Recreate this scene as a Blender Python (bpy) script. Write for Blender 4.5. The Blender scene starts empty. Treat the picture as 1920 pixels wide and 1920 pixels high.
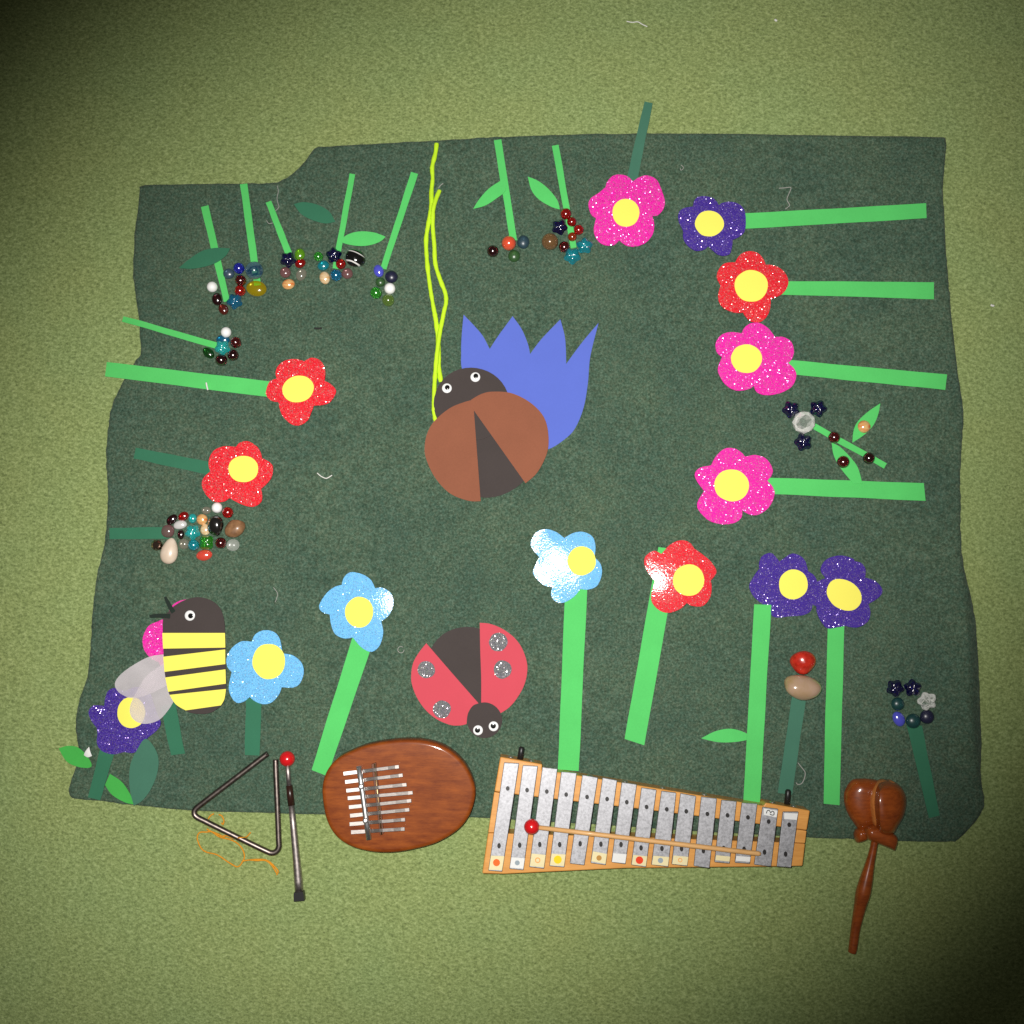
import bpy, bmesh, math, random
from mathutils import Vector, Matrix, noise

random.seed(7)
scene = bpy.context.scene
COL = scene.collection

# ------------------------------------------------------------------ camera
CAM_H, TILT, FOV = 1.25, math.radians(4.0), math.radians(46.0)
CAM_Y = -0.0874
cam_d = bpy.data.cameras.new("camera")
cam_d.sensor_fit = 'HORIZONTAL'
cam_d.angle = FOV
cam_d.clip_start, cam_d.clip_end = 0.02, 50
cam = bpy.data.objects.new("camera", cam_d)
cam.location = (0, CAM_Y, CAM_H)
cam.rotation_euler = (TILT, 0, 0)
COL.objects.link(cam)
scene.camera = cam

# ------------------------------------------------------------------ dim room air + camera flash
world = bpy.data.worlds.new("World")
scene.world = world
world.use_nodes = True
wb = world.node_tree.nodes["Background"]
wb.inputs[0].default_value = (1.0, 0.93, 0.82, 1)
wb.inputs[1].default_value = 0.035

fl_d = bpy.data.lights.new("camera_flash", 'SPOT')
fl_d.energy = 85
fl_d.color = (1.0, 0.975, 0.93)
fl_d.shadow_soft_size = 0.016
fl_d.spot_size = math.radians(64)
fl_d.spot_blend = 0.95
fl = bpy.data.objects.new("camera_flash", fl_d)
FLASH = Vector((-0.03, CAM_Y + 0.03, CAM_H))
fl.location = FLASH
_aim = Vector((-0.030, 0.016, 0)) - FLASH
fl.rotation_mode = 'QUATERNION'
fl.rotation_quaternion = _aim.to_track_quat('-Z', 'Y') @ Matrix.Rotation(math.radians(45), 3, 'Z').to_quaternion()
fl.scale = (1.36, 0.955, 1.0)
COL.objects.link(fl)

vs = scene.view_settings
vs.view_transform = 'Standard'
vs.look = 'None'
vs.exposure = 0.0
vs.gamma = 1.0
vs.use_curve_mapping = False
cy = scene.cycles
cy.use_denoising = False
cy.max_bounces = 10
cy.transmission_bounces = 8
cy.sample_clamp_indirect = 4.0
cy.blur_glossy = 0.6
cy.caustics_refractive = False
cy.caustics_reflective = False

# ------------------------------------------------------------------ picture point -> point in the place
_R = Matrix.Rotation(TILT, 3, 'X')
_t = math.tan(FOV / 2)
def P(px, py, z=0.0):
    d = _R @ Vector(((px - 960) / 960 * _t, -(py - 960) / 960 * _t, -1))
    k = (z - CAM_H) / d.z
    return Vector((d.x * k, CAM_Y + d.y * k, z))
def S(px, py, z=0.0):
    return (P(px + 1, py, z) - P(px, py, z)).length
def Z(ox, oy, s):
    """coordinates read off an enlarged view of the photograph"""
    def f(pts):
        return [(ox + p[0] * s, oy + p[1] * s) + tuple(p[2:]) for p in pts]
    return f
R1 = Z(180, 230, .25); R2 = Z(640, 230, .25); R3 = Z(1100, 180, .25); R4 = Z(1280, 580, .28125)
R5 = Z(740, 570, .229167); R6 = Z(180, 640, .25); RB = Z(90, 1080, .260417); RT = Z(340, 1360, .177083)
RK = Z(580, 1340, .177083); RL = Z(720, 1130, .177083); GA = Z(890, 1380, .171875); GB = Z(1200, 1400, .177083)
RC = Z(1540, 1420, .19784); RM = Z(1400, 1180, .208333); R8 = Z(580, 980, .302083); RR = Z(1180, 990, .125)
RP = Z(1390, 1020, .145833); RN = Z(510, 430, .130208); RH = Z(1450, 730, .125); PX = Z(0, 0, 1)

MAT_T = 0.003
def surf(x, y):
    """top of the felt mat: it lies in slack, shallow waves"""
    w = 0.0012 * (noise.noise(Vector((x * 6.0, y * 6.0, 1.7))) + 0.6)
    a = x * 0.94 + y * 0.34; b = -x * 0.34 + y * 0.94
    w += 0.0009 * max(0.0, 1 - abs(noise.noise(Vector((a * 9.0, b * 2.2, 8.3)))) * 5.0)
    return MAT_T + w

# ------------------------------------------------------------------ object helpers
def tag(o, label, cat, group=None, kind=None):
    o["label"] = label
    if cat: o["category"] = cat
    if group: o["group"] = group
    if kind: o["kind"] = kind
    return o

def empty(name, loc, label, cat, group=None):
    o = bpy.data.objects.new(name, None)
    o.empty_display_size = 0.01
    o.location = loc
    COL.objects.link(o)
    return tag(o, label, cat, group)

def wloc(o):
    v = Vector((0, 0, 0))
    while o is not None:
        v += o.location
        o = o.parent
    return v

def mk(name, verts, faces, mat, parent=None, smooth=False, origin=None, bevel=0.0, mats=None):
    verts = [Vector(v) for v in verts]
    if parent is not None:
        org = wloc(parent)
        loc = Vector((0, 0, 0))
    else:
        if origin is None:
            n = len(verts)
            origin = Vector((sum(v.x for v in verts) / n, sum(v.y for v in verts) / n, min(v.z for v in verts)))
        org = loc = Vector(origin)
    me = bpy.data.meshes.new(name)
    me.from_pydata([tuple(v - org) for v in verts], [], faces)
    bm = bmesh.new(); bm.from_mesh(me)
    bmesh.ops.recalc_face_normals(bm, faces=bm.faces)
    bm.to_mesh(me); bm.free()
    me.materials.append(mat)
    if smooth:
        me.polygons.foreach_set("use_smooth", [True] * len(me.polygons))
    o = bpy.data.objects.new(name, me)
    o.location = loc
    COL.objects.link(o)
    if parent is not None:
        o.parent = parent
    if bevel:
        b = o.modifiers.new("bevel", 'BEVEL')
        b.width = bevel; b.segments = 2; b.limit_method = 'ANGLE'
    return o

def smooth_closed(pts, n=6):
    """closed Catmull-Rom through the points; a third value of 1 marks a sharp notch"""
    N = len(pts); out = []
    for i in range(N):
        p0, p1, p2, p3 = pts[(i - 1) % N], pts[i], pts[(i + 1) % N], pts[(i + 2) % N]
        c1 = len(p1) > 2; c2 = len(p2) > 2
        a = p1 if c1 else p0
        d = p2 if c2 else p3
        for k in range(n):
            t = k / n
            q = []
            for j in (0, 1):
                m1 = (p2[j] - a[j]) * (0.5 if not c1 else 0.6)
                m2 = (d[j] - p1[j]) * (0.5 if not c2 else 0.6)
                t2, t3 = t * t, t * t * t
                q.append((2 * t3 - 3 * t2 + 1) * p1[j] + (t3 - 2 * t2 + t) * m1 + (-2 * t3 + 3 * t2) * p2[j] + (t3 - t2) * m2)
            out.append((q[0], q[1]))
    return out

def smooth_open(pts, n=6):
    pts = [Vector(p) for p in pts]; N = len(pts); out = []
    for i in range(N - 1):
        p0 = pts[max(i - 1, 0)]; p1 = pts[i]; p2 = pts[i + 1]; p3 = pts[min(i + 2, N - 1)]
        for k in range(n):
            t = k / n; t2 = t * t; t3 = t2 * t
            out.append(0.5 * ((2 * p1) + (p2 - p0) * t + (2 * p0 - 5 * p1 + 4 * p2 - p3) * t2 + (3 * p1 - p0 - 3 * p2 + p3) * t3))
    out.append(pts[-1])
    return out

def area_centroid(pts):
    A = cx = cyy = 0
    for i in range(len(pts)):
        x0, y0 = pts[i][:2]; x1, y1 = pts[(i + 1) % len(pts)][:2]
        c = x0 * y1 - x1 * y0
        A += c; cx += (x0 + x1) * c; cyy += (y0 + y1) * c
    return cx / (3 * A), cyy / (3 * A)

def sheet(name, px_pts, mat, lift=0.0004, thick=0.0004, dome=0.0, parent=None, smooth=6, kernel=None,
          rings=(0.3, 0.6, 0.82, 0.94, 1.0), zfun=None, warp=0.0003, base=None):
    """a piece of card cut to an outline: top sheet built in rings, a cut edge and an underside"""
    pts = smooth_closed(px_pts, smooth) if smooth > 1 else [p[:2] for p in px_pts]
    if kernel is None: kernel = area_centroid(pts)
    c = P(kernel[0], kernel[1], MAT_T)
    ol = [P(x, y, MAT_T) for x, y in pts]
    n = len(ol)
    Rm = sum((p - c).length for p in ol) / n
    sd = random.random() * 50
    def top(p):
        r = min((p - c).length / Rm, 1.25)
        z = (surf(p.x, p.y) if base is None else base) + lift + thick + dome * max(0, 1 - r * r * 0.64)
        z += warp * (noise.noise(Vector((p.x * 28, p.y * 28, sd))) + 0.5)
        if zfun: z += zfun(p.x, p.y)
        return z
    V = [Vector((c.x, c.y, top(c)))]; F = []
    for t in rings:
        for p in ol:
            q = c.lerp(p, t); V.append(Vector((q.x, q.y, top(q))))
    for i in range(n):
        F.append((0, 1 + i, 1 + (i + 1) % n))
    for k in range(len(rings) - 1):
        a, b = 1 + k * n, 1 + (k + 1) * n
        for i in range(n):
            j = (i + 1) % n
            F.append((a + i, b + i, b + j, a + j))
    nt = len(F); w0 = len(V); last = 1 + (len(rings) - 1) * n
    for i in range(n): V.append(V[last + i].copy())
    for i in range(n): V.append(V[last + i] - Vector((0, 0, thick)))
    for i in range(n):
        j = (i + 1) % n
        F.append((w0 + i, w0 + n + i, w0 + n + j, w0 + j))
    V.append(Vector((c.x, c.y, V[0].z - thick))); cc = len(V) - 1
    for i in range(n): F.append((cc, w0 + n + (i + 1) % n, w0 + n + i))
    o = mk(name, V, F, mat, parent)
    o.data.polygons.foreach_set("use_smooth", [k < nt for k in range(len(F))])
    return o

def disc_pts(cx, cy, rx, ry=None, rot=0, n=40, wob=0.02):
    ry = ry or rx; sd = random.random() * 30; out = []
    for i in range(n):
        a = 2 * math.pi * i / n
        w = 1 + wob * noise.noise(Vector((math.cos(a) * 1.5, math.sin(a) * 1.5, sd)))
        x, y = rx * w * math.cos(a), ry * w * math.sin(a)
        out.append((cx + x * math.cos(rot) - y * math.sin(rot), cy + x * math.sin(rot) + y * math.cos(rot)))
    return out

def strip(name, q, mat, lift=0.0003, thick=0.0004, nlen=14, parent=None, droop=0.0, wav=0.0012):
    """a long card strip: q = start pair, end pair of corners, slightly uneven cut"""
    (a0, a1, b0, b1) = q
    sd = random.random() * 60; T = []; nw = 3
    for i in range(nlen + 1):
        t = i / nlen
        for k in range(nw):
            u = k / (nw - 1)
            x = (a0[0] * (1 - t) + b0[0] * t) * (1 - u) + (a1[0] * (1 - t) + b1[0] * t) * u
            y = (a0[1] * (1 - t) + b0[1] * t) * (1 - u) + (a1[1] * (1 - t) + b1[1] * t) * u
            j = (u - 0.5) * 1.7 * noise.noise(Vector((t * 4, sd, u)))
            d = Vector((a1[0] - a0[0], a1[1] - a0[1])).normalized()
            p = P(x + d.x * j, y + d.y * j, MAT_T)
            z = surf(p.x, p.y) + lift + thick + wav * (0.6 + noise.noise(Vector((t * 3, sd, 0.3)))) - 0.0002 * math.sin(u * math.pi)
            T.append(Vector((p.x, p.y, z)))
    V = list(T); F = []
    for i in range(nlen):
        for k in range(nw - 1):
            a = i * nw + k
            F.append((a, a + 1, a + nw + 1, a + nw))
    nt = len(F)
    loop = [i * nw for i in range(nlen + 1)] + [nlen * nw + k for k in range(1, nw)] + [i * nw + nw - 1 for i in range(nlen - 1, -1, -1)] + [k for k in range(nw - 2, 0, -1)]
    w0 = len(V); m = len(loop)
    V += [T[i].copy() for i in loop] + [T[i] - Vector((0, 0, thick)) for i in loop]
    for i in range(m):
        j = (i + 1) % m
        F.append((w0 + i, w0 + j, w0 + m + j, w0 + m + i))
    u0 = len(V); V += [v - Vector((0, 0, thick)) for v in T]
    for i in range(nlen):
        for k in range(nw - 1):
            a = u0 + i * nw + k
            F.append((a, a + nw, a + nw + 1, a + 1))
    o = mk(name, V, F, mat, parent)
    o.data.polygons.foreach_set("use_smooth", [k < nt for k in range(len(F))])
    return o

def fill(name, px_pts, mat, lift, thick, parent=None, smooth=5):
    """card cut to an outline with deep points"""
    pts = smooth_closed(px_pts, smooth)
    top = []
    for x, y in pts:
        p = P(x, y, MAT_T); top.append(Vector((p.x, p.y, surf(p.x, p.y) + lift + thick)))
    n = len(top)
    V = top + [v - Vector((0, 0, thick)) for v in top]
    F = [tuple(range(n)), tuple(range(2 * n - 1, n - 1, -1))]
    for i in range(n):
        j = (i + 1) % n
        F.append((i, n + i, n + j, j))
    return mk(name, V, F, mat, parent)

def prism(name, px_pts, z0, z1, mat, parent=None, bevel=0.0):
    """solid with its upper face on the given picture points at height z1"""
    top = [P(p[0], p[1], z1) for p in px_pts]
    n = len(top)
    V = top + [Vector((v.x, v.y, z0)) for v in top]
    F = [tuple(range(n)), tuple(range(2 * n - 1, n - 1, -1))]
    for i in range(n):
        j = (i + 1) % n
        F.append((i, n + i, n + j, j))
    return mk(name, V, F, mat, parent, bevel=bevel)

def tube(name, pts, rad, mat, parent=None, nseg=10, closed_caps=True, flat=1.0, rough=0.0, smooth=True):
    """round rod along a path; rad is a number or one radius per point"""
    pts = [Vector(p) for p in pts]; n = len(pts)
    if not hasattr(rad, '__len__'): rad = [rad] * n
    V = []; F = []; up = None
    for i in range(n):
        d = (pts[min(i + 1, n - 1)] - pts[max(i - 1, 0)]).normalized()
        if up is None:
            up = Vector((0, 0, 1)) if abs(d.z) < 0.9 else Vector((1, 0, 0))
        s = d.cross(up).normalized(); up = s.cross(d).normalized()
        for k in range(nseg):
            a = 2 * math.pi * k / nseg
            r = rad[i] * (1 + (rough * noise.noise(Vector((i * 0.9, math.cos(a) * 2, math.sin(a) * 2))) if rough else 0))
            V.append(pts[i] + s * math.cos(a) * r + up * math.sin(a) * r * flat)
    for i in range(n - 1):
        for k in range(nseg):
            j = (k + 1) % nseg
            F.append((i * nseg + k, i * nseg + j, (i + 1) * nseg + j, (i + 1) * nseg + k))
    F.append(tuple(range(nseg))); F.append(tuple((n - 1) * nseg + k for k in range(nseg)))
    o = mk(name, V, F, mat, parent)
    o.data.polygons.foreach_set("use_smooth", [smooth and k < len(F) - 2 for k in range(len(F))])
    return o

def ribbon(name, pts, w, t, mat, parent):
    """flat metal tongue through the points"""
    pts = [Vector(p) for p in pts]; V = []; F = []
    n = len(pts)
    for i, p in enumerate(pts):
        d = (pts[min(i + 1, n - 1)] - pts[max(i - 1, 0)]).normalized()
        s = d.cross(Vector((0, 0, 1))).normalized() * (w[i] if hasattr(w, '__len__') else w) / 2
        u = Vector((0, 0, t / 2))
        V += [p - s + u, p + s + u, p + s - u, p - s - u]
    for i in range(n - 1):
        for k in range(4):
            j = (k + 1) % 4
            F.append((i * 4 + k, i * 4 + j, i * 4 + 4 + j, i * 4 + 4 + k))
    F += [(0, 1, 2, 3), tuple((n - 1) * 4 + k for k in (3, 2, 1, 0))]
    return mk(name, V, F, mat, parent, bevel=0.00025)

def puck(name, ol, prof, mat, parent=None, origin=None):
    """solid built from an outline (world xy) and a profile of (inset metres, z) from bottom edge to top"""
    n = len(ol); c = sum(ol, Vector((0, 0, 0))) / n
    V = []; F = []
    for ins, z in prof:
        for p in ol:
            d = Vector((p.x - c.x, p.y - c.y, 0)); L = d.length
            q = c + d * max(0.0, (L - ins) / L)
            V.append(Vector((q.x, q.y, z)))
    for k in range(len(prof) - 1):
        for i in range(n):
            j = (i + 1) % n
            F.append((k * n + i, k * n + j, (k + 1) * n + j, (k + 1) * n + i))
    F.append(tuple(range(n - 1, -1, -1))); F.append(tuple((len(prof) - 1) * n + i for i in range(n)))
    o = mk(name, V, F, mat, parent, origin=origin)
    o.data.polygons.foreach_set("use_smooth", [k < len(F) - 2 for k in range(len(F))])
    return o

# ------------------------------------------------------------------ materials
class M:
    def __init__(s, name):
        s.m = bpy.data.materials.new(name); s.m.use_nodes = True
        s.nt = s.m.node_tree; s.b = s.nt.nodes["Principled BSDF"]
        s.tc = s.nt.nodes.new('ShaderNodeTexCoord')
        s.obj = s.tc.outputs['Object']
    def n(s, t, **kw):
        nd = s.nt.nodes.new(t)
        for k, v in kw.items(): setattr(nd, k, v)
        return nd
    def l(s, a, b): s.nt.links.new(a, b)
    def set(s, **kw):
        for k, v in kw.items():
            i = s.b.inputs[k.replace('_', ' ')]
            i.default_value = (*v, 1) if isinstance(v, tuple) and len(v) == 3 else v
        return s
    def noise(s, scale, detail=3, rough=0.6, vec=None, mapping=None):
        nd = s.n('ShaderNodeTexNoise'); nd.inputs['Scale'].default_value = scale
        nd.inputs['Detail'].default_value = detail; nd.inputs['Roughness'].default_value = rough
        v = vec or s.obj
        if mapping:
            mp = s.n('ShaderNodeMapping'); mp.inputs['Scale'].default_value = mapping[0]; mp.inputs['Rotation'].default_value = mapping[1]
            s.l(v, mp.inputs[0]); v = mp.outputs[0]
        s.l(v, nd.inputs['Vector'])
        return nd
    def ramp(s, fac, stops):
        r = s.n('ShaderNodeValToRGB'); cr = r.color_ramp
        while len(cr.elements) > 1: cr.elements.remove(cr.elements[-1])
        for i, (p, c) in enumerate(stops):
            e = cr.elements[0] if i == 0 else cr.elements.new(p)
            e.position = p; e.color = (*c, 1)
        s.l(fac, r.inputs[0]); return r.outputs[0]
    def mix(s, fac, a, b, typ='MIX'):
        m = s.n('ShaderNodeMix', data_type='RGBA', blend_type=typ)
        for i, v in ((0, fac), (6, a), (7, b)):
            if isinstance(v, (int, float)): m.inputs[i].default_value = v
            elif isinstance(v, tuple): m.inputs[i].default_value = (*v, 1)
            else: s.l(v, m.inputs[i])
        return m.outputs[2]
    def bump(s, h, strength, dist):
        b = s.n('ShaderNodeBump'); b.inputs['Strength'].default_value = strength; b.inputs['Distance'].default_value = dist
        s.l(h, b.inputs['Height']); s.l(b.outputs[0], s.b.inputs['Normal']); return b.outputs[0]
    def col(s, sock): s.l(sock, s.b.inputs['Base Color']); return s

def sc(c, k): return tuple(min(1, x * k) for x in c)

def card(name, c, rough=0.8, var=0.10):
    m = M(name); m.set(Roughness=rough, Specular_IOR_Level=0.28)
    a = m.noise(650, 3, 0.75); b = m.noise(30, 3, 0.5)
    f = m.mix(0.45, a.outputs['Fac'], b.outputs['Fac'])
    m.col(m.ramp(f, [(0.3, sc(c, 1 - var)), (0.7, sc(c, 1 + var * 0.6))]))
    m.bump(a.outputs['Fac'], 0.25, 0.0004)
    return m.m

def glitter(name, c, coat=0.0, flake=(0.9, 0.85, 0.9), dense=0.20, scale=1500):
    m = M(name)
    v = m.n('ShaderNodeTexVoronoi'); v.inputs['Scale'].default_value = scale
    m.l(m.obj, v.inputs['Vector'])
    geo = m.n('ShaderNodeNewGeometry')
    sub = m.n('ShaderNodeVectorMath', operation='SUBTRACT'); m.l(v.outputs['Color'], sub.inputs[0]); sub.inputs[1].default_value = (0.5, 0.5, 0.5)
    scl = m.n('ShaderNodeVectorMath', operation='SCALE'); m.l(sub.outputs[0], scl.inputs[0]); scl.inputs['Scale'].default_value = 0.95
    add = m.n('ShaderNodeVectorMath', operation='ADD'); m.l(geo.outputs['Normal'], add.inputs[0]); m.l(scl.outputs[0], add.inputs[1])
    nrm = m.n('ShaderNodeVectorMath', operation='NORMALIZE'); m.l(add.outputs[0], nrm.inputs[0])
    m.l(nrm.outputs[0], m.b.inputs['Normal'])
    sep = m.n('ShaderNodeSeparateColor'); v2 = m.n('ShaderNodeTexVoronoi'); v2.inputs['Scale'].default_value = scale
    add2 = m.n('ShaderNodeVectorMath', operation='ADD'); m.l(m.obj, add2.inputs[0]); add2.inputs[1].default_value = (0, 0, 0)
    m.l(add2.outputs[0], v2.inputs['Vector']); m.l(v2.outputs['Color'], sep.inputs[0])
    wn = m.n('ShaderNodeTexWhiteNoise', noise_dimensions='3D'); m.l(v.outputs['Color'], wn.inputs['Vector'])
    gt = m.n('ShaderNodeMath', operation='GREATER_THAN'); m.l(wn.outputs['Value'], gt.inputs[0]); gt.inputs[1].default_value = 1 - dense
    tint = m.mix(0.35, flake, wn.outputs['Color'])
    base = m.ramp(sep.outputs[0], [(0.0, sc(c, 0.80)), (1.0, sc(c, 1.12))])
    m.col(m.mix(gt.outputs[0], base, m.mix(0.72, tint, c)))
    def sel(off, on, inp):
        q = m.n('ShaderNodeMapRange'); q.inputs[3].default_value = off; q.inputs[4].default_value = on
        m.l(gt.outputs[0], q.inputs[0]); m.l(q.outputs[0], m.b.inputs[inp])
    sel(0.0, 0.38, 'Metallic'); sel(0.6, 0.2, 'Roughness'); sel(0.15, 0.6, 'Specular IOR Level')
    if coat:
        m.set(Coat_Weight=coat, Coat_Roughness=0.12)
        nz = m.noise(480, 2, 0.6); bp = m.n('ShaderNodeBump'); bp.inputs['Strength'].default_value = 0.5; bp.inputs['Distance'].default_value = 0.00030
        m.l(nz.outputs['Fac'], bp.inputs['Height']); m.l(bp.outputs[0], m.b.inputs['Coat Normal'])
    return m.m

def glass(name, c, trans=0.8, rough=0.03, ior=1.5, swirl=None):
    """coloured glass: glossy skin over a refracting body, part of the light passing straight through"""
    m = M(name)
    m.set(Base_Color=c, Roughness=max(rough, 0.04), IOR=ior, Transmission_Weight=min(0.97, trans + 0.12) if trans > 0.2 else trans)
    m.set(Coat_Weight=1.0, Coat_Roughness=max(0.17, rough * 0.8), Coat_IOR=2.3 if rough < 0.2 else 1.4)
    if swirl:
        w = m.noise(90, 2, 0.5, mapping=((1, 2.0, 1), (0.3, 0.2, 0.7)))
        m.col(m.ramp(w.outputs['Fac'], [(0.36, c), (0.55, swirl), (0.74, c)]))
    if trans > 0.2:
        tr = m.n('ShaderNodeBsdfTransparent')
        tr.inputs[0].default_value = (*[min(0.99, x ** 0.5) for x in c], 1)
        mx = m.n('ShaderNodeMixShader'); mx.inputs[0].default_value = 0.12 + 0.34 * trans
        m.l(m.b.outputs[0], mx.inputs[1]); m.l(tr.outputs[0], mx.inputs[2])
        m.l(mx.outputs[0], m.nt.nodes['Material Output'].inputs[0])
    return m.m

def pale(name, c, clear=0.8, rim=0.35, swirl=None, cr=0.06, lo=0.15, hi=0.8):
    """pale clear glass: mostly see-through in the middle, denser at the rim"""
    m = M(name)
    m.set(Base_Color=c, Roughness=0.1, Coat_Weight=1.0, Coat_Roughness=max(cr, 0.17), Coat_IOR=2.3)
    tr = m.n('ShaderNodeBsdfTransparent'); tr.inputs[0].default_value = (*[min(0.99, x ** 0.4) for x in c], 1)
    if swirl:
        w = m.noise(70, 2, 0.5, mapping=((1, 2.2, 1), (0.3, 0.2, 0.9)))
        f = m.ramp(w.outputs['Fac'], [(0.42, c), (0.52, swirl), (0.60, c)])
        m.col(f); m.l(f, tr.inputs[0])
    lw = m.n('ShaderNodeLayerWeight'); lw.inputs[0].default_value = 0.4
    r = m.n('ShaderNodeMapRange'); r.interpolation_type = 'SMOOTHSTEP'
    r.inputs[1].default_value = lo; r.inputs[2].default_value = hi
    r.inputs[3].default_value = clear; r.inputs[4].default_value = rim
    m.l(lw.outputs['Facing'], r.inputs[0])
    mx = m.n('ShaderNodeMixShader'); m.l(r.outputs[0], mx.inputs[0])
    m.l(m.b.outputs[0], mx.inputs[1]); m.l(tr.outputs[0], mx.inputs[2])
    m.l(mx.outputs[0], m.nt.nodes['Material Output'].inputs[0])
    return m.m

def stone(name, c1, c2, scale=70, rough=0.3, coat=0.4):
    m = M(name); a = m.noise(scale, 5, 0.6)
    m.col(m.ramp(a.outputs['Fac'], [(0.3, c1), (0.65, c2)]))
    m.set(Roughness=rough, Coat_Weight=coat, Coat_Roughness=0.12)
    return m.m

def wood(name, c1, c2, rot=0.0, rough=0.4, coat=0.3, scale=40, croug=0.15, fig=0.0, spec=0.4):
    m = M(name)
    g = m.noise(scale, 6, 0.65, mapping=((1, 9, 9), (0, 0, rot)))
    h = m.noise(scale * 6, 4, 0.6, mapping=((1, 14, 14), (0, 0, rot)))
    f = m.mix(0.35, g.outputs['Fac'], h.outputs['Fac'])
    if fig:
        k = m.noise(38, 4, 0.7, mapping=((1, 2.6, 1), (0, 0, rot)))
        f = m.mix(fig, f, k.outputs['Fac'])
    m.col(m.ramp(f, [(0.32, c1), (0.66, c2)]))
    m.set(Roughness=rough, Coat_Weight=coat, Coat_Roughness=croug, Specular_IOR_Level=spec)
    m.bump(h.outputs['Fac'], 0.12, 0.0003)
    return m.m

def metal(name, c, rough, var=0.12, scale=160, stretch=(1, 1, 1)):
    m = M(name)
    a = m.noise(scale, 5, 0.7, mapping=(stretch, (0, 0, 0)))
    m.col(m.ramp(a.outputs['Fac'], [(0.3, sc(c, 1 - var)), (0.7, sc(c, 1 + var))]))
    r = m.n('ShaderNodeMapRange'); r.inputs[3].default_value = rough * 0.8; r.inputs[4].default_value = rough * 1.2
    m.l(a.outputs['Fac'], r.inputs[0]); m.l(r.outputs[0], m.b.inputs['Roughness'])
    m.set(Metallic=1.0)
    m.bump(a.outputs['Fac'], 0.1, 0.0002)
    return m.m

def plain(name, c, rough=0.4, coat=0.0, spec=0.5):
    m = M(name); m.set(Base_Color=c, Roughness=rough, Coat_Weight=coat, Specular_IOR_Level=spec)
    return m.m

MT = {}
MT['green'] = card('bright_green_card', (0.0941, 0.5729, 0.1350))
MT['green2'] = card('leaf_green_card', (0.0585, 0.4140, 0.0675))
MT['dark'] = card('dark_green_card', (0.0324, 0.1620, 0.0882))
MT['dark2'] = card('grey_green_card', (0.0552, 0.1748, 0.1150))
MT['yellow'] = card('yellow_card', (0.93, 0.85, 0.13), var=0.04)
MT['blue'] = card('cornflower_card', (0.1032, 0.1548, 0.5917), var=0.05)
MT['brown'] = card('brown_card', (0.2686, 0.0919, 0.0481), var=0.12)
MT['black'] = card('charcoal_card', (0.0562, 0.0437, 0.0413), var=0.12)
MT['coral'] = card('coral_card', (0.5994, 0.0695, 0.0987), var=0.05)
MT['pink'] = glitter('pink_glitter_foam', (0.93, 0.022, 0.42))
MT['red'] = glitter('red_glitter_foam', (0.82, 0.018, 0.032), flake=(0.95, 0.8, 0.7))
MT['redgloss'] = glitter('glossy_red_glitter_foam', (0.82, 0.025, 0.04), coat=0.5, flake=(0.95, 0.8, 0.7))
MT['purple'] = glitter('purple_glitter_foam', (0.062, 0.030, 0.30), flake=(0.6, 0.6, 1.0), dense=0.15)
MT['sky'] = glitter('sky_blue_glitter_foam', (0.18, 0.53, 0.93), coat=0.0, flake=(0.9, 0.95, 1.0), dense=0.05)
MT['skygloss'] = glitter('glossy_sky_blue_glitter_foam', (0.18, 0.53, 0.93), coat=0.27, flake=(0.8, 0.9, 1.0), dense=0.05)
MT['silver'] = glitter('silver_black_glitter', (0.13, 0.14, 0.15), flake=(0.9, 0.9, 0.95), dense=0.6, scale=1500)
MT['white'] = plain('white_plastic', (0.93, 0.92, 0.91), 0.3)
MT['pupil'] = plain('black_plastic', (0.008, 0.008, 0.008), 0.15)
MT['lens'] = plain('eye_plastic', (0.85, 0.85, 0.85), 0.15)
MT['antenna'] = card('black_green_paper', (0.012, 0.022, 0.016))
MT['cream'] = card('cream_sticker', (0.82, 0.72, 0.42), rough=0.6)
MT['whitest'] = card('white_sticker', (0.80, 0.80, 0.78), rough=0.6)
MT['lint'] = plain('white_lint', (0.75, 0.74, 0.70), 0.8)
MT['lintgrey'] = plain('grey_lint', (0.34, 0.34, 0.31), 0.8)
MT['dirt'] = plain('dark_fluff', (0.02, 0.02, 0.018), 0.9)

def vellum():
    m = M('frosted_vellum')
    m.set(Base_Color=(0.92, 0.87, 0.89), Roughness=0.35)
    tr = m.n('ShaderNodeBsdfTransparent'); tr.inputs[0].default_value = (0.96, 0.94, 0.96, 1)
    mx = m.n('ShaderNodeMixShader')
    a = m.noise(45, 3, 0.5)
    r = m.n('ShaderNodeMapRange'); r.inputs[3].default_value = 0.22; r.inputs[4].default_value = 0.46
    m.l(a.outputs['Fac'], r.inputs[0]); m.l(r.outputs[0], mx.inputs[0])
    m.l(m.b.outputs[0], mx.inputs[2]); m.l(tr.outputs[0], mx.inputs[1])
    m.l(mx.outputs[0], m.nt.nodes['Material Output'].inputs[0])
    return m.m
MT['vellum'] = vellum()

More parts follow.
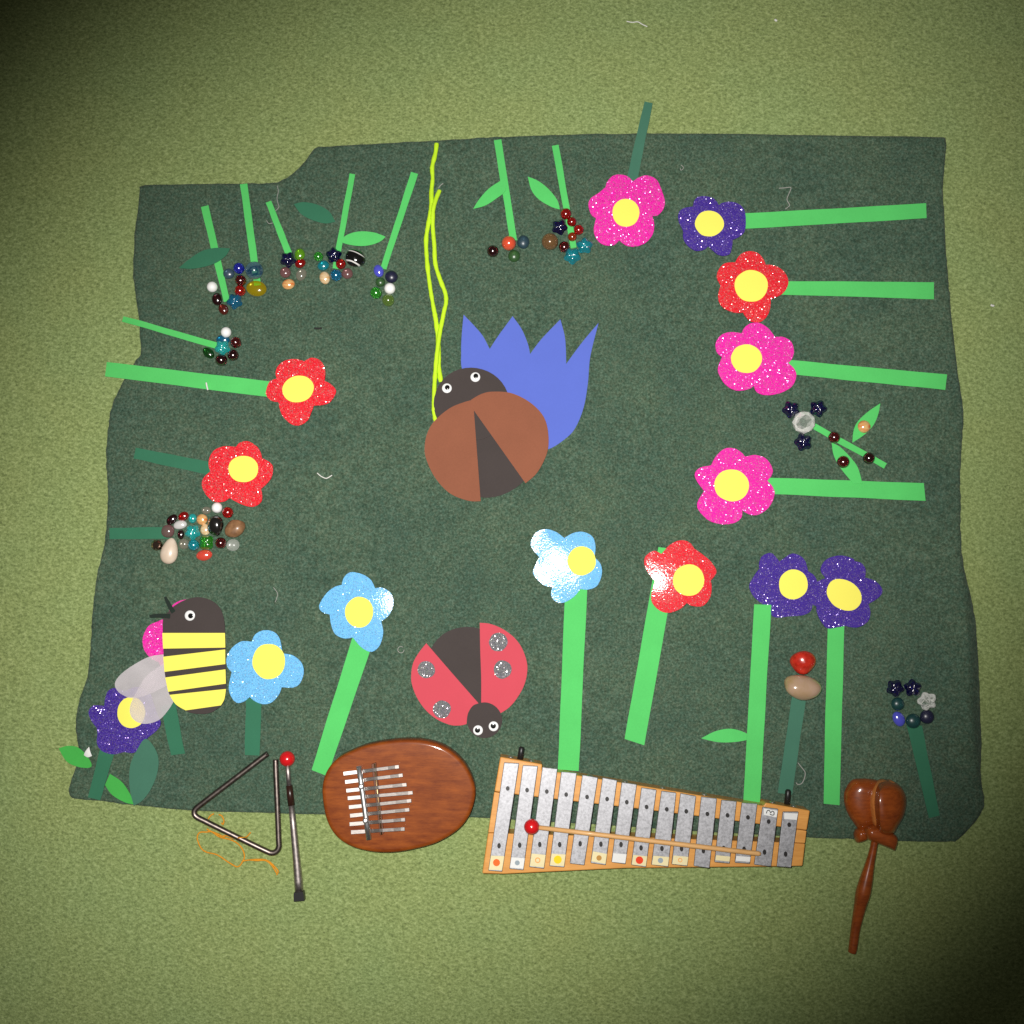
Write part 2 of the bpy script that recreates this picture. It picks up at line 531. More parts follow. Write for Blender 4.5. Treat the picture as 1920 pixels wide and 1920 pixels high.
# ------------------------------------------------------------------ carpet
def carpet_mat():
    m = M('olive_carpet')
    a = m.noise(520, 3, 0.75)
    b = m.noise(230, 2, 0.6, mapping=((1, 1.6, 1), (0, 0, 0.8)))
    d = m.noise(9, 3, 0.5)
    f = m.mix(0.5, a.outputs['Fac'], b.outputs['Fac'])
    c = m.ramp(f, [(0.31, (0.125, 0.168, 0.054)), (0.50, (0.268, 0.342, 0.124)), (0.69, (0.45, 0.54, 0.235))])
    big = m.ramp(d.outputs['Fac'], [(0.3, (0.93, 0.97, 0.97)), (0.7, (1.0, 0.97, 0.92))])
    m.col(m.mix(1.0, c, big, 'MULTIPLY'))
    m.set(Roughness=0.95, Specular_IOR_Level=0.1, Sheen_Weight=0.15, Sheen_Roughness=0.6)
    m.bump(f, 0.9, 0.0022)
    return m.m
def felt_mat():
    m = M('dark_green_felt')
    a = m.noise(420, 4, 0.8); b = m.noise(130, 4, 0.75); d = m.noise(14, 3, 0.5); e = m.noise(240, 3, 0.7)
    f = m.mix(0.22, a.outputs['Fac'], b.outputs['Fac'])
    c = m.ramp(f, [(0.33, (0.022, 0.042, 0.026)), (0.5, (0.064, 0.108, 0.071)), (0.67, (0.142, 0.210, 0.148))])
    tint = m.ramp(e.outputs['Fac'], [(0.35, (1.10, 0.97, 0.95)), (0.5, (1, 1, 1)), (0.65, (0.90, 1.02, 1.05))])
    c = m.mix(1.0, c, tint, 'MULTIPLY')
    c = m.mix(1.0, c, m.ramp(d.outputs['Fac'], [(0.3, (0.84, 0.88, 0.92)), (0.7, (1.12, 1.06, 1.02))]), 'MULTIPLY')
    m.col(c)
    m.set(Roughness=0.95, Specular_IOR_Level=0.08, Sheen_Weight=0.10, Sheen_Roughness=0.5)
    m.bump(f, 0.5, 0.0010)
    return m.m

V = []; F = []; N = 60
for j in range(N + 1):
    for i in range(N + 1):
        x = (i / N - 0.5) * 3.4; y = (j / N - 0.5) * 3.4
        V.append((x, y, 0.0006 * noise.noise(Vector((x * 9, y * 9, 4))) - 0.0006))
for j in range(N):
    for i in range(N):
        a = j * (N + 1) + i
        F.append((a, a + 1, a + N + 2, a + N + 1))
floor = mk('carpet', V, F, carpet_mat(), smooth=True, origin=(0, 0, 0))
tag(floor, 'olive green short pile carpet filling the whole frame', None, kind='structure')

# ------------------------------------------------------------------ felt mat
mat_px = [(268,348),(330,346),(420,345),(500,344),(525,340),(550,325),(575,298),(592,277),(620,274),(700,269),(800,264),(930,257),(1050,253),(1200,250),(1400,251),(1600,254),(1768,257,1),(1774,263),(1772,300),(1768,360),(1771,400),(1774,470),(1780,540),(1786,610),(1795,690),(1806,770),(1804,830),(1800,900),(1802,940),(1802,1000),(1806,1060),(1820,1120),(1830,1180),(1836,1280),(1838,1340),(1840,1400),(1838,1450),(1846,1500),(1842,1520),(1825,1545),(1795,1575),(1780,1578),(1700,1577),(1600,1573),(1515,1570),(1300,1558),(1100,1545),(900,1533),(750,1530),(600,1527),(500,1524),(363,1520),(257,1510),(190,1502),(140,1497),(129,1486),(133,1465),(140,1445),(147,1420),(146,1392),(142,1360),(146,1327),(157,1290),(165,1262),(170,1200),(173,1148),(181,1080),(186,1060),(197,1010),(201,960),(202,922),(199,870),(200,827),(204,790),(210,760),(227,722),(252,680),(264,664),(262,630),(261,600),(255,560),(250,520),(250,490),(253,430),(259,390),(262,358)]
ol = smooth_closed(mat_px, 8)
cpt = P(960, 960, MAT_T); n = len(ol)
rings = [i / 34 for i in range(1, 33)] + [0.955, 0.970, 0.982, 0.991, 0.996, 1.0]
fold = [P(x, y) for x, y in ((1790, 1050), (1800, 1130), (1806, 1220), (1808, 1310), (1814, 1400), (1820, 1450))]
def fold_h(p):
    h = 0
    for a, b, k in zip(fold[:-1], fold[1:], (0.45, 0.9, 1, 1, 0.6)):
        ab = b - a; t = max(0, min(1, (Vector((p.x, p.y, 0)) - a).dot(ab) / ab.length_squared)); q = a + ab * t
        d = Vector((p.x - q.x, p.y - q.y, 0)); side = d.x
        w = 0.013 if side < 0 else 0.0085
        h = max(h, k * 0.0095 * math.exp(-(d.length / w) ** 2))
    return h
V = [Vector((cpt.x, cpt.y, surf(cpt.x, cpt.y)))]; F = []
for t in rings:
    for i, (x, y) in enumerate(ol):
        e = P(x, y, MAT_T)
        jit = 0.0009 * noise.noise(Vector((e.x * 160, e.y * 160, 0))) * max(0, (t - 0.9) * 10)
        q = cpt.lerp(e, t); d = (e - cpt).normalized(); q = q + d * jit
        z = surf(q.x, q.y) + fold_h(q)
        if t > 0.99: z -= 0.0014 * ((t - 0.99) / 0.01) ** 2
        V.append(Vector((q.x, q.y, z)))
for i in range(n): F.append((0, 1 + i, 1 + (i + 1) % n))
for k in range(len(rings) - 1):
    a, b = 1 + k * n, 1 + (k + 1) * n
    for i in range(n):
        j = (i + 1) % n
        F.append((a + i, b + i, b + j, a + j))
b = 1 + (len(rings) - 1) * n; w0 = len(V)
for i in range(n):
    v = V[b + i]; V.append(Vector((v.x, v.y, -0.0004)))
for i in range(n):
    j = (i + 1) % n
    F.append((b + i, w0 + i, w0 + j, b + j))
mat_o = mk('felt_mat', V, F, felt_mat(), smooth=True)
tag(mat_o, 'dark grey green felt cloth spread on the carpet under all the crafts', 'cloth')

# loose fibres standing out of the cut edge of the felt
VV = []; FF = []
rng = random.Random(3)
edge = [V[b + i] for i in range(n)]
for i in range(n):
    a, c2 = edge[i], edge[(i + 1) % n]
    L = (c2 - a).length
    for _ in range(max(1, int(L / 0.00055))):
        p = a.lerp(c2, rng.random()) - Vector((0, 0, rng.uniform(0.0003, 0.0022)))
        out = (p - cpt); out.z = 0; out.normalize()
        side = Vector((-out.y, out.x, 0))
        d = (out + side * rng.uniform(-1.2, 1.2) + Vector((0, 0, rng.uniform(-0.3, 0.6)))).normalized()
        l_ = rng.uniform(0.0008, 0.0026); w_ = side * 0.00012
        k0 = len(VV); st = p - out * 0.0005
        VV += [st - w_, st + w_, st + d * l_]; FF.append((k0, k0 + 1, k0 + 2))
fz = mk('edge_fibres', VV, FF, mat_o.data.materials[0], mat_o)
fz["kind"] = "stuff"

# ------------------------------------------------------------------ paper stems
def quad_from_line(z, x0, y0, w0, x1, y1, w1):
    (a, b) = z([(x0, y0), (x1, y1)])
    k = (z([(1, 0)])[0][0] - z([(0, 0)])[0][0])
    d = Vector((b[0] - a[0], b[1] - a[1])).normalized(); nn = Vector((-d.y, d.x))
    w0 *= k / 2; w1 *= k / 2
    return [(a[0] - nn.x * w0, a[1] - nn.y * w0), (a[0] + nn.x * w0, a[1] + nn.y * w0),
            (b[0] - nn.x * w1, b[1] - nn.y * w1), (b[0] + nn.x * w1, b[1] + nn.y * w1)]
LN = quad_from_line
SG = 'cut paper stems'
stems = [
 (LN(R1, 820, 632, 58, 985, 1345, 46), 'green', 'thin bright green paper stem crossed by a dark green leaf'),
 (LN(R1, 1112, 468, 56, 1216, 1225, 52), 'green', 'bright green paper stem ending at the clear blue marble'),
 (LN(R1, 1298, 600, 44, 1450, 990, 50), 'green', 'shortest thin bright green stem, left of the lone dark leaf'),
 (LN(R2, 85, 388, 44, -42, 1100, 42), 'green', 'thin bright green stem with a leaf on its right, among mixed beads'),
 (LN(R2, 550, 382, 56, 318, 1100, 44), 'green', 'slanting bright green stem just left of the lime cords'),
 (LN(R2, 1172, 135, 56, 1292, 890, 52), 'green', 'bright green stem above the orange red marble'),
 (LN(R2, 1603, 176, 52, 1742, 945, 44), 'green', 'bright green stem running down under the red beads and star beads'),
 ([(1396, 401), (1396, 430), (1735, 382), (1736, 410)], 'green', 'bright green stem of the top right purple flower'),
 ([(1462, 528), (1462, 553), (1750, 530), (1750, 562)], 'green', 'bright green stem of the red flower near the right edge'),
 (R4([(680, 338), (720, 435), (1757, 437), (1745, 540)]), 'green', 'bright green stem of the pink flower below the right red flower'),
 (R4([(545, 1122), (585, 1232), (1605, 1160), (1617, 1277)]), 'green', 'bright green stem with a leaf above it, of the lowest pink flower'),
 (LN(RH, 560, 540, 88, 1672, 1152, 92), 'green', 'short slanting bright green stem carrying two maroon beads'),
 (LN(R1, 205, 1475, 42, 990, 1700, 50), 'green', 'thin slanting bright green stem crossing the left mat edge'),
 (LN(R6, 80, 213, 108, 1330, 365, 118), 'green', 'wide bright green stem of the left red flower, crossing the mat edge'),
 ([(1060, 1100), (1101, 1100), (1046, 1442), (1085, 1445)], 'green', 'wide bright green stem under the shiny blue flower'),
 ([(1234, 1026), (1272, 1031), (1171, 1385), (1208, 1397)], 'green', 'wide bright green stem under the shiny red flower'),
 ([(1551, 1160), (1582, 1160), (1543, 1506), (1573, 1509)], 'green', 'bright green stem right of the red and beige pebbles'),
 ([(661, 1195), (697, 1211), (585, 1443), (615, 1455)], 'green', 'slanting bright green stem running behind the thumb piano'),
 (LN(R3, 462, 55, 62, 332, 660, 84), 'dark2', 'dark green paper stem poking past the top edge of the mat'),
 (LN(R6, 295, 840, 84, 890, 962, 98), 'dark', 'dark green stem of the lower left red flower'),
 (LN(R6, 105, 1442, 86, 560, 1438, 86), 'dark', 'short dark green stem left of the big pile of beads'),
 ([(1485, 1300), (1511, 1306), (1457, 1486), (1484, 1489)], 'dark2', 'dark green stem below the beige pebble'),
 ([(1698, 1358), (1727, 1360), (1740, 1533), (1760, 1528)], 'dark', 'dark green stem below the ring of blue beads'),
 (RB([(1430, 880), (1542, 880), (1420, 1286), (1526, 1290)]), 'dark', 'short dark green stem of the pale blue flower beside the bee'),
 (RB([(815, 940), (920, 905), (893, 1288), (992, 1276)]), 'dark', 'short dark green stem showing below the bee'),
 (RB([(385, 1240), (495, 1240), (293, 1590), (382, 1612)]), 'dark', 'dark green stem of the purple flower in the bottom left corner'),
]
for q, m, lab in stems:
    o = strip('paper_strip', q, MT[m], nlen=18)
    tag(o, lab, 'paper strip', SG)

# ------------------------------------------------------------------ paper leaves
LG = 'cut paper leaves'
leaves = [
 (R1([(630,1100,1),(700,1040),(800,975),(900,950),(1015,953,1),(980,1010),(900,1065),(800,1095),(720,1105)]), 'dark', 0.0034, 'dark green leaf lying across the leftmost thin stem'),
 (R1([(1488,618,1),(1560,603),(1660,620),(1750,670),(1797,748,1),(1720,762),(1620,735),(1540,690)]), 'dark', 0.0004, 'dark green leaf lying alone near the top edge'),
 (RN([(1010,180),(1040,135),(1100,95),(1200,60),(1330,48),(1480,65),(1570,95),(1642,125,1),(1570,190),(1440,240),(1300,258),(1150,245),(1035,215)]), 'green', 0.0028, 'bright green leaf above the striped black stone'),
 (R2([(990,655,1),(1030,590),(1100,510),(1180,455),(1225,440),(1230,520),(1160,580),(1080,630)]), 'green', 0.0028, 'bright green leaf on the stem of the orange red marble'),
 (R2([(1398,410,1),(1480,445),(1560,510),(1620,590),(1638,657,1),(1570,635),(1480,580),(1425,510)]), 'green', 0.0004, 'bright green leaf just left of the stem with red beads'),
 (RH([(1600,212,1),(1560,400),(1480,560),(1350,690),(1180,802,1),(1195,640),(1250,500),(1400,350)]), 'green', 0.0004, 'bright green leaf carrying the orange bead'),
 (R4([(985,893,1),(1040,920),(1110,990),(1160,1060),(1190,1165,1),(1130,1165,1),(1050,1070),(1000,980)]), 'green', 0.0030, 'bright green leaf carrying a maroon bead, above a pink flower stem'),
 ([(1314,1384,1),(1340,1371),(1365,1366),(1385,1369),(1402,1377),(1402,1386),(1375,1391),(1345,1391)], 'green', 0.0004, 'bright green leaf pointing left below the shiny red flower'),
 (RB([(710,1168),(770,1220),(805,1310),(795,1420),(750,1530),(690,1610),(628,1648,1),(605,1560),(595,1460),(605,1350),(650,1250)]), 'dark2', 0.0032, 'large grey green leaf beside the bottom left purple flower'),
 (RB([(455,1420,1),(540,1480),(600,1570),(628,1642,1),(560,1625),(470,1570),(420,1500,1)]), 'green2', 0.0016, 'bright green leaf meeting the tip of the large grey green leaf'),
 (RB([(85,1238,1),(150,1220),(220,1230),(280,1280),(322,1352),(300,1378),(220,1370),(140,1330)]), 'green2', 0.0012, 'green leaf lying half off the mat beside a white paper scrap'),
]
for pts, m, lf, lab in leaves:
    o = sheet('paper_leaf', pts, MT[m], lift=lf)
    tag(o, lab, 'paper leaf', LG)
o = sheet('paper_scrap', RB([(308,1225,1),(318,1255),(330,1290,1),(300,1300),(270,1285,1),(285,1255)]), MT['whitest'], lift=0.0025, dome=0.0015)
tag(o, 'small white paper scrap in the lower left corner of the mat', 'paper scrap')
# 19th bright stem lies over a purple flower, so it is laid later

# ------------------------------------------------------------------ paper flowers
FG = 'glitter foam flowers'
def flower(outline, cdisc, m, lab, lift=0.0024, dome=0.0016, tilt=None):
    cxy = cdisc[:2]
    c = P(cxy[0], cxy[1], MAT_T)
    e = empty('foam_flower', (c.x, c.y, surf(c.x, c.y) + lift), lab, 'flower', FG)
    zf = None
    if tilt:
        zf = lambda x, y: tilt[0] * (x - c.x) + tilt[1] * (y - c.y)
    sheet('petals', outline, MT[m], lift=lift, thick=0.0016, dome=dome, parent=e, kernel=cxy, zfun=zf)
    rx, ry = cdisc[2], cdisc[3]; rot = cdisc[4] if len(cdisc) > 4 else 0
    sheet('centre', disc_pts(cxy[0], cxy[1], rx, ry, rot, 30, 0.05), MT['yellow'], lift=lift + 0.0016 + 0.0004 + dome * 0.95, thick=0.0004, dome=0.0003,
          parent=e, smooth=1, rings=(0.5, 1.0), zfun=zf, warp=0.0001)
    return e
def CD(z, x, y, rx, ry, rot=0):
    k = z([(1, 0)])[0][0] - z([(0, 0)])[0][0]
    (p,) = z([(x, y)])
    return (p[0], p[1], rx * k, ry * k, rot)
flower(R3([(345,655,1),(385,625),(450,608),(520,640),(555,710),(582,800),(570,860),(530,905),(488,912,1),(502,980),(490,1050),(440,1110),(370,1138),(300,1135),(240,1095,1),(200,1130),(130,1130),(75,1090),(50,1020),(67,932,1),(30,900),(10,830),(30,780),(90,740),(137,700,1),(150,660),(190,615),(240,603),(300,615)]),
       CD(R3, 290, 893, 101, 105), 'pink', 'glittery pink flower at the top, under a dark stem')
flower(R3([(985,832,1),(1010,815),(1070,805),(1140,825),(1180,880),(1187,970),(1175,1030),(1140,1065),(1088,1090,1),(1085,1130),(1070,1190),(1030,1208),(980,1200),(940,1170),(905,1138,1),(870,1165),(810,1170),(750,1130),(720,1080),(717,1020,1),(685,950),(685,890),(720,855),(792,842,1),(800,800),(830,770),(890,765),(950,785)]),
       CD(R3, 912, 972, 107, 97), 'purple', 'glittery purple flower at the top right with a sideways stem')
flower(R3([(1335,1277,1),(1375,1277),(1440,1300),(1490,1350),(1505,1410),(1480,1470),(1440,1505),(1370,1533,1),(1370,1590),(1345,1660),(1290,1705),(1230,1700),(1190,1670),(1165,1633,1),(1110,1635),(1030,1605),(985,1550),(982,1490),(998,1430,1),(970,1370),(985,1310),(1030,1265),(1107,1257,1),(1140,1205),(1200,1175),(1270,1185),(1312,1225)]),
       CD(R3, 1225, 1437, 124, 119), 'red', 'glittery red flower on the right side of the mat')
flower(R4([(608,192,1),(660,190),(715,220),(735,280),(725,330),(697,365,1),(735,400),(750,450),(720,520),(640,565),(550,578),(490,560),(465,517,1),(430,540),(350,548),(280,510),(235,440),(230,390),(256,327,1),(220,290),(215,230),(250,180),(310,160),(387,167,1),(405,130),(450,100),(510,100),(570,140)]),
       CD(R4, 415, 338, 104, 94), 'pink', 'glittery pink flower touching the right red flower', lift=0.0026)
flower(R4([(410,987,1),(480,975),(550,1000),(590,1060),(588,1105),(557,1145,1),(595,1190),(605,1240),(570,1320),(500,1370),(440,1370),(390,1342,1),(385,1390),(340,1425),(260,1435),(170,1410),(100,1340),(95,1285),(137,1215,1),(90,1150),(75,1100),(110,1060),(182,1045,1),(215,985),(270,935),(330,930),(380,955)]),
       CD(R4, 317, 1178, 116, 107), 'pink', 'glittery pink flower, lowest of the three on the right')
flower(R6([(1570,157,1),(1620,130),(1680,145),(1715,190),(1725,240),(1720,302,1),(1770,330),(1805,380),(1770,450),(1720,480),(1640,488,1),(1620,540),(1590,600),(1530,635),(1470,625),(1410,570),(1385,510),(1377,463,1),(1320,450),(1285,410),(1285,370),(1310,310),(1362,287,1),(1355,240),(1375,190),(1430,150),(1500,140)]),
       CD(R6, 1522, 365, 119, 99, -0.2), 'red', 'glittery red flower on the left with a wide bright stem')
flower(R6([(1060,797,1),(1090,765),(1150,755),(1210,790),(1240,830),(1255,882,1),(1310,910),(1335,950),(1325,1020),(1290,1070),(1247,1110,1),(1255,1170),(1240,1215),(1180,1245),(1100,1225),(1010,1178,1),(970,1205),(900,1205),(840,1160),(805,1090),(815,1030),(868,980,1),(855,930),(865,870),(900,820),(960,795),(1010,792)]),
       CD(R6, 1118, 963, 112, 100), 'red', 'glittery red flower on the left above the big pile of beads')
flower(RB([(1475,472,1),(1500,420),(1560,390),(1630,400),(1675,450),(1697,555,1),(1770,570),(1830,620),(1848,690),(1820,770),(1770,800),(1690,798,1),(1670,850),(1620,905),(1560,920),(1500,900),(1460,868,1),(1420,900),(1370,910),(1330,870),(1310,800),(1332,690,1),(1300,650),(1295,590),(1330,520),(1400,470)]),
       CD(RB, 1600, 612, 118, 127), 'sky', 'pale blue flower touching the right side of the bee')
flower(RB([(480,805),(440,830),(420,890),(417,932,1),(340,930),(305,970),(320,1030),(362,1090,1),(368,1130),(365,1200),(400,1255),(480,1280),(560,1262,1),(620,1270),(680,1235),(728,1160,1),(790,1110),(820,1060),(800,1000),(770,920,1),(740,840),(650,795),(562,828,1),(520,812)]),
       CD(RB, 612, 980, 101, 113), 'purple', 'glittery purple flower at the bottom left, partly under the bee wing', lift=0.0012, dome=0.0006)
e = sheet('foam_flower', RB([(1010,168),(940,185),(890,225),(862,300,1),(800,325),(730,360),(690,440),(695,520),(740,585),(802,620,1),(850,680),(950,690),(1020,640),(1060,600,1),(1150,560),(1180,450),(1100,330,1),(1120,230),(1070,180)]), MT['pink'], lift=0.0006, thick=0.0016, dome=0.0004, kernel=RB([(950, 420)])[0])
tag(e, 'glittery pink flower mostly hidden under the bee', 'flower', FG)
flower(R8([(205,387,1),(220,340),(260,308),(330,320),(385,355),(412,407,1),(460,405),(510,440),(525,500),(500,570),(450,613,1),(462,680),(440,760),(390,800),(330,775),(275,712,1),(220,717),(165,690),(140,630),(132,570,1),(80,550),(67,510),(110,440),(160,400)]),
       CD(R8, 315, 555, 88, 96), 'skygloss', 'blue flower above the slanting stem with a gleam on its right petal', lift=0.0026, dome=0.0025)
flower(R8([(1580,97,1),(1640,65),(1700,60),(1755,90),(1773,150),(1767,215,1),(1805,260),(1812,320),(1785,390),(1730,415),(1680,412,1),(1640,460),(1580,495),(1530,490),(1500,450),(1507,400,1),(1450,385),(1390,320),(1400,270),(1427,215,1),(1385,165),(1375,120),(1410,60),(1470,42),(1530,60)]),
       CD(R8, 1687, 238, 88, 90), 'skygloss', 'blue flower near the middle with a large white glare', lift=0.0026, dome=0.0016)
flower(RR([(960,312,1),(1080,400),(1200,500),(1280,620),(1280,690),(1202,790,1),(1215,900),(1190,1050),(1080,1170),(920,1165),(845,1123,1),(750,1210),(590,1270),(450,1240),(340,1130),(320,1000),(372,800,1),(260,650),(215,530),(240,420),(360,345),(472,392,1),(580,270),(700,200),(810,190),(900,230)]),
       CD(RR, 868, 785, 232, 240), 'redgloss', 'red flower with a white glare on its lower left petal', lift=0.0026, dome=0.0042)
flower(RP([(480,227,1),(540,185),(640,125),(740,150),(810,220),(848,352,1),(920,400),(960,480),(930,560),(852,650,1),(900,760),(880,860),(780,915),(600,930,1),(440,945),(370,900),(302,800,1),(220,740),(140,660),(95,540),(150,420),(222,320,1),(225,230),(270,150),(370,115),(430,160)]),
       CD(RP, 653, 523, 186, 192), 'purple', 'glittery purple flower, left one of the touching pair', lift=0.0004, dome=0.0014)
flower(RP([(1060,440,1),(1000,350),(1020,260),(1100,185),(1250,150),(1400,185),(1430,222,1),(1520,250),(1570,330),(1562,432,1),(1680,470),(1760,540),(1785,620),(1720,700),(1602,770,1),(1630,880),(1600,990),(1500,1060),(1400,1070),(1310,1048,1),(1200,1070),(1080,1080),(1000,990),(950,880),(942,798,1),(860,760),(820,670),(860,570),(940,490)]),
       CD(RP, 1290, 655, 238, 185, 0.6), 'purple', 'glittery purple flower, right one of the touching pair', lift=0.0042, dome=0.0016)
o = strip('paper_strip', [(1412, 1133), (1444, 1134), (1392, 1501), (1423, 1503)], MT['green'], lift=0.0036, nlen=18, wav=0.0006)
tag(o, 'bright green stem overlapping the left purple flower of the pair', 'paper strip', SG)

# ------------------------------------------------------------------ tulip, bugs and bee
o = fill('paper_tulip', R5([(565,92,1),(650,180),(720,262),(778,370,1),(850,260),(965,103,1),(1040,210),(1090,330),(1108,412,1),(1200,290),(1355,128,1),(1390,260),(1400,370),(1403,492,1),(1530,320),(1667,158,1),(1600,430),(1580,650),(1545,850),(1480,1010),(1400,1100),(1255,1190),(1100,1190),(900,1000),(700,800),(560,560),(545,400),(550,250)]), MT['blue'], 0.0006, 0.0005)
tag(o, 'cornflower blue paper tulip with four pointed tips behind the brown bug', 'paper shape')

def eye(parent, z, x, y, r, px_, py_, lift, pr=0.5, shine=None):
    k = z([(1, 0)])[0][0] - z([(0, 0)])[0][0]
    (c,) = z([(x, y)])
    w = P(c[0], c[1], 0.004); s = S(c[0], c[1], 0.004)
    b = surf(w.x, w.y) + lift
    def cyl(name, cx, cyy, rr, z0, z1, m, par):
        (q,) = z([(cx, cyy)]); qq = P(q[0], q[1], z1)
        ring = [Vector((qq.x + rr * math.cos(a), qq.y + rr * math.sin(a), 0)) for a in [2 * math.pi * i / 28 for i in range(28)]]
        return puck(name, ring, [(0, z0), (0, z1 - rr * 0.12), (rr * 0.06, z1 - rr * 0.04), (rr * 0.3, z1), (rr * 0.7, z1 + rr * 0.02)], m, par)
    e = cyl('googly_eye', x, y, r * k * s, b, b + 0.0012, MT['lens'], parent)
    cyl('pupil', px_, py_, r * pr * k * s, b + 0.0011, b + 0.0016, MT['pupil'], e)
    return e

# brown bug
c = P(*R5([(750, 1190)])[0], MAT_T)
bug = empty('paper_beetle', (c.x, c.y, MAT_T), 'brown paper ladybird with charcoal head, beside the blue tulip', 'paper bug')
sheet('body', disc_pts(*R5([(752, 1185)])[0], 405 * .229167, 400 * .229167), MT['black'], lift=0.0014, parent=bug, smooth=1)
sheet('head', disc_pts(*R5([(628, 822)])[0], 308 * .229167, 298 * .229167), MT['black'], lift=0.0030, parent=bug, smooth=1)
sheet('wing', R5([(648,862,1),(705,1617,1),(600,1612),(450,1550),(330,1420),(260,1270),(248,1170),(270,1060),(330,960),(450,860),(560,812),(640,790,1)]), MT['brown'], lift=0.0040, parent=bug)
sheet('wing', R5([(638,862,1),(1070,1472,1),(1160,1390),(1230,1265),(1258,1150),(1245,1000),(1195,895),(1090,800),(950,735),(800,725),(710,745),(628,790,1)]), MT['brown'], lift=0.0050, parent=bug)
eye(bug, R5, 427, 688, 40, 430, 682, 0.0040)
eye(bug, R5, 660, 597, 40, 664, 588, 0.0040)

# red ladybird
c = P(*RL([(890, 690)])[0], MAT_T)
lady = empty('paper_ladybird', (c.x, c.y, MAT_T), 'coral red paper ladybird with silver glitter spots above the metal bar instrument', 'paper bug')
sheet('body', disc_pts(*RL([(882, 690)])[0], 432 * .177083), MT['black'], lift=0.0006, parent=lady, smooth=1)
wl = sheet('wing', RL([(450,428,1),(720,740),(1002,1062,1),(940,1090),(890,1170),(875,1282,1),(800,1297),(700,1290),(560,1230),(440,1130),(350,1000),(300,870),(290,770),(310,640),(370,530)]), MT['coral'], lift=0.0018, parent=lady)
wr = sheet('wing', RL([(1015,212,1),(1130,225),(1260,280),(1380,370),(1460,480),(1510,620),(1515,740),(1480,880),(1400,1020),(1320,1110),(1235,1167,1),(1180,1110),(1100,1065),(1030,1055,1),(1030,800),(1020,500)]), MT['coral'], lift=0.0018, parent=lady)
for par, x, y, r in ((wr, 1210, 415, 97), (wr, 1255, 705, 95), (wl, 450, 707, 92), (wl, 615, 1125, 95)):
    sheet('spot', disc_pts(*RL([(x, y)])[0], r * .177083, wob=0.08), MT['silver'], lift=0.0027, thick=0.0008, parent=par, smooth=1, rings=(0.5, 1.0))
sheet('head', disc_pts(*RL([(1065, 1240)])[0], 187 * .177083), MT['black'], lift=0.0030, parent=lady, smooth=1)
eye(lady, RL, 995, 1352, 52, 990, 1350, 0.0038, 0.55)
eye(lady, RL, 1160, 1310, 52, 1157, 1305, 0.0038, 0.55)

# bee
c = P(*RB([(1070, 600)])[0], MAT_T)
bee = empty('paper_bee', (c.x, c.y, MAT_T), 'black and yellow striped paper bee with frosted wings', 'paper bug')
sheet('body', RB([(848,300),(880,260),(930,212),(1010,170),(1100,152),(1190,175),(1250,225),(1280,300),(1290,400),(1295,600),(1298,800),(1280,900),(1240,945),(1180,980),(1100,986),(1020,970),(940,910),(890,840),(860,700),(848,520),(843,400)]), MT['black'], lift=0.0078, parent=bee)
for pts in ([(842,408,1),(1290,408,1),(1293,512,1),(848,520,1)], [(849,578,1),(1292,526,1),(1293,630,1),(858,686,1)],
            [(864,726,1),(1294,668,1),(1297,770,1),(885,828,1)], [(895,850,1),(1298,808,1),(1287,880),(1262,925,1),(1010,961,1),(940,918)]):
    sheet('stripe', RB(pts), MT['yellow'], lift=0.0085, parent=bee, smooth=4, rings=(0.5, 1.0))
eye(bee, RB, 1020, 285, 37, 1026, 287, 0.0088)
sheet('wing', RB([(880,560,1),(780,570),(700,598),(580,672),(515,735),(500,785),(530,835),(600,872),(660,872),(760,840),(880,780,1)]), MT['vellum'], lift=0.0062, thick=0.0002, parent=bee)
sheet('wing', RB([(880,610,1),(800,660),(715,730),(650,840),(610,930),(615,1000),(660,1045),(730,1058),(820,1028),(890,950),(930,880,1)]), MT['vellum'], lift=0.0069, thick=0.0002, parent=bee)
for a in ([(905, 262), (880, 225), (862, 190), (842, 150)], [(880, 290), (830, 286), (780, 285), (730, 290)]):
    pts = []
    for i, (x, y) in enumerate(RB(a)):
        pts.append(P(x, y, 0.0118 + 0.0006 * i))
    ribbon('antenna', pts, [0.0048, 0.0044, 0.0038, 0.0026], 0.0004, MT['antenna'], bee)

# ------------------------------------------------------------------ lime cords
MT['lime'] = card('lime_cord', (0.56, 0.86, 0.022), rough=0.7, var=0.18)
def cord(path, lab, zadd):
    pts = []
    sp = smooth_open([Vector((x, y, z)) for (x, y, z) in path], 7)
    for i, p in enumerate(sp):
        w = P(p.x, p.y, 0.005)
        pts.append(Vector((w.x, w.y, surf(w.x, w.y) + 0.0019 + p.z * 0.001 + zadd)))
    sd = random.random() * 20
    rad = [0.0023 * (1 + 0.28 * noise.noise(Vector((i * 0.33, sd, 0)))) for i in range(len(pts))]
    o = tube('cord', pts, rad, MT['lime'], nseg=12, flat=0.8, rough=0.12)
    return tag(o, lab, 'cord', 'lime green cords')
A = [(p[0], p[1], z) for p, z in zip(R2([(715,155),(706,230),(682,330),(685,420),(676,520),(675,640),(655,760),(637,870),(640,1000),(651,1120),(670,1260),(690,1380),]) + R5([(330,90),(341,160),(352,260),(360,400),(363,520),(378,640)]),
     [0, 0, 0, 0, 0, 1, 1.5, 0.5] + [0] * 10)]
B = [(p[0], p[1], z) for p, z in zip(R2([(738,508),(712,575),(690,670),(688,800),(698,920),(706,1060),(742,1180),(780,1280),(786,1350)]) + R5([(405,60),(390,140),(372,230),(352,380),(338,520),(328,640),(322,770),(322,880),(337,960)]),
     [0, 1.5, 3.2, 1, 0, 0, 0, 0, 0, 0, 0.5, 2, 3.2, 3.2, 1.5, 0, 0, 0, 0])]
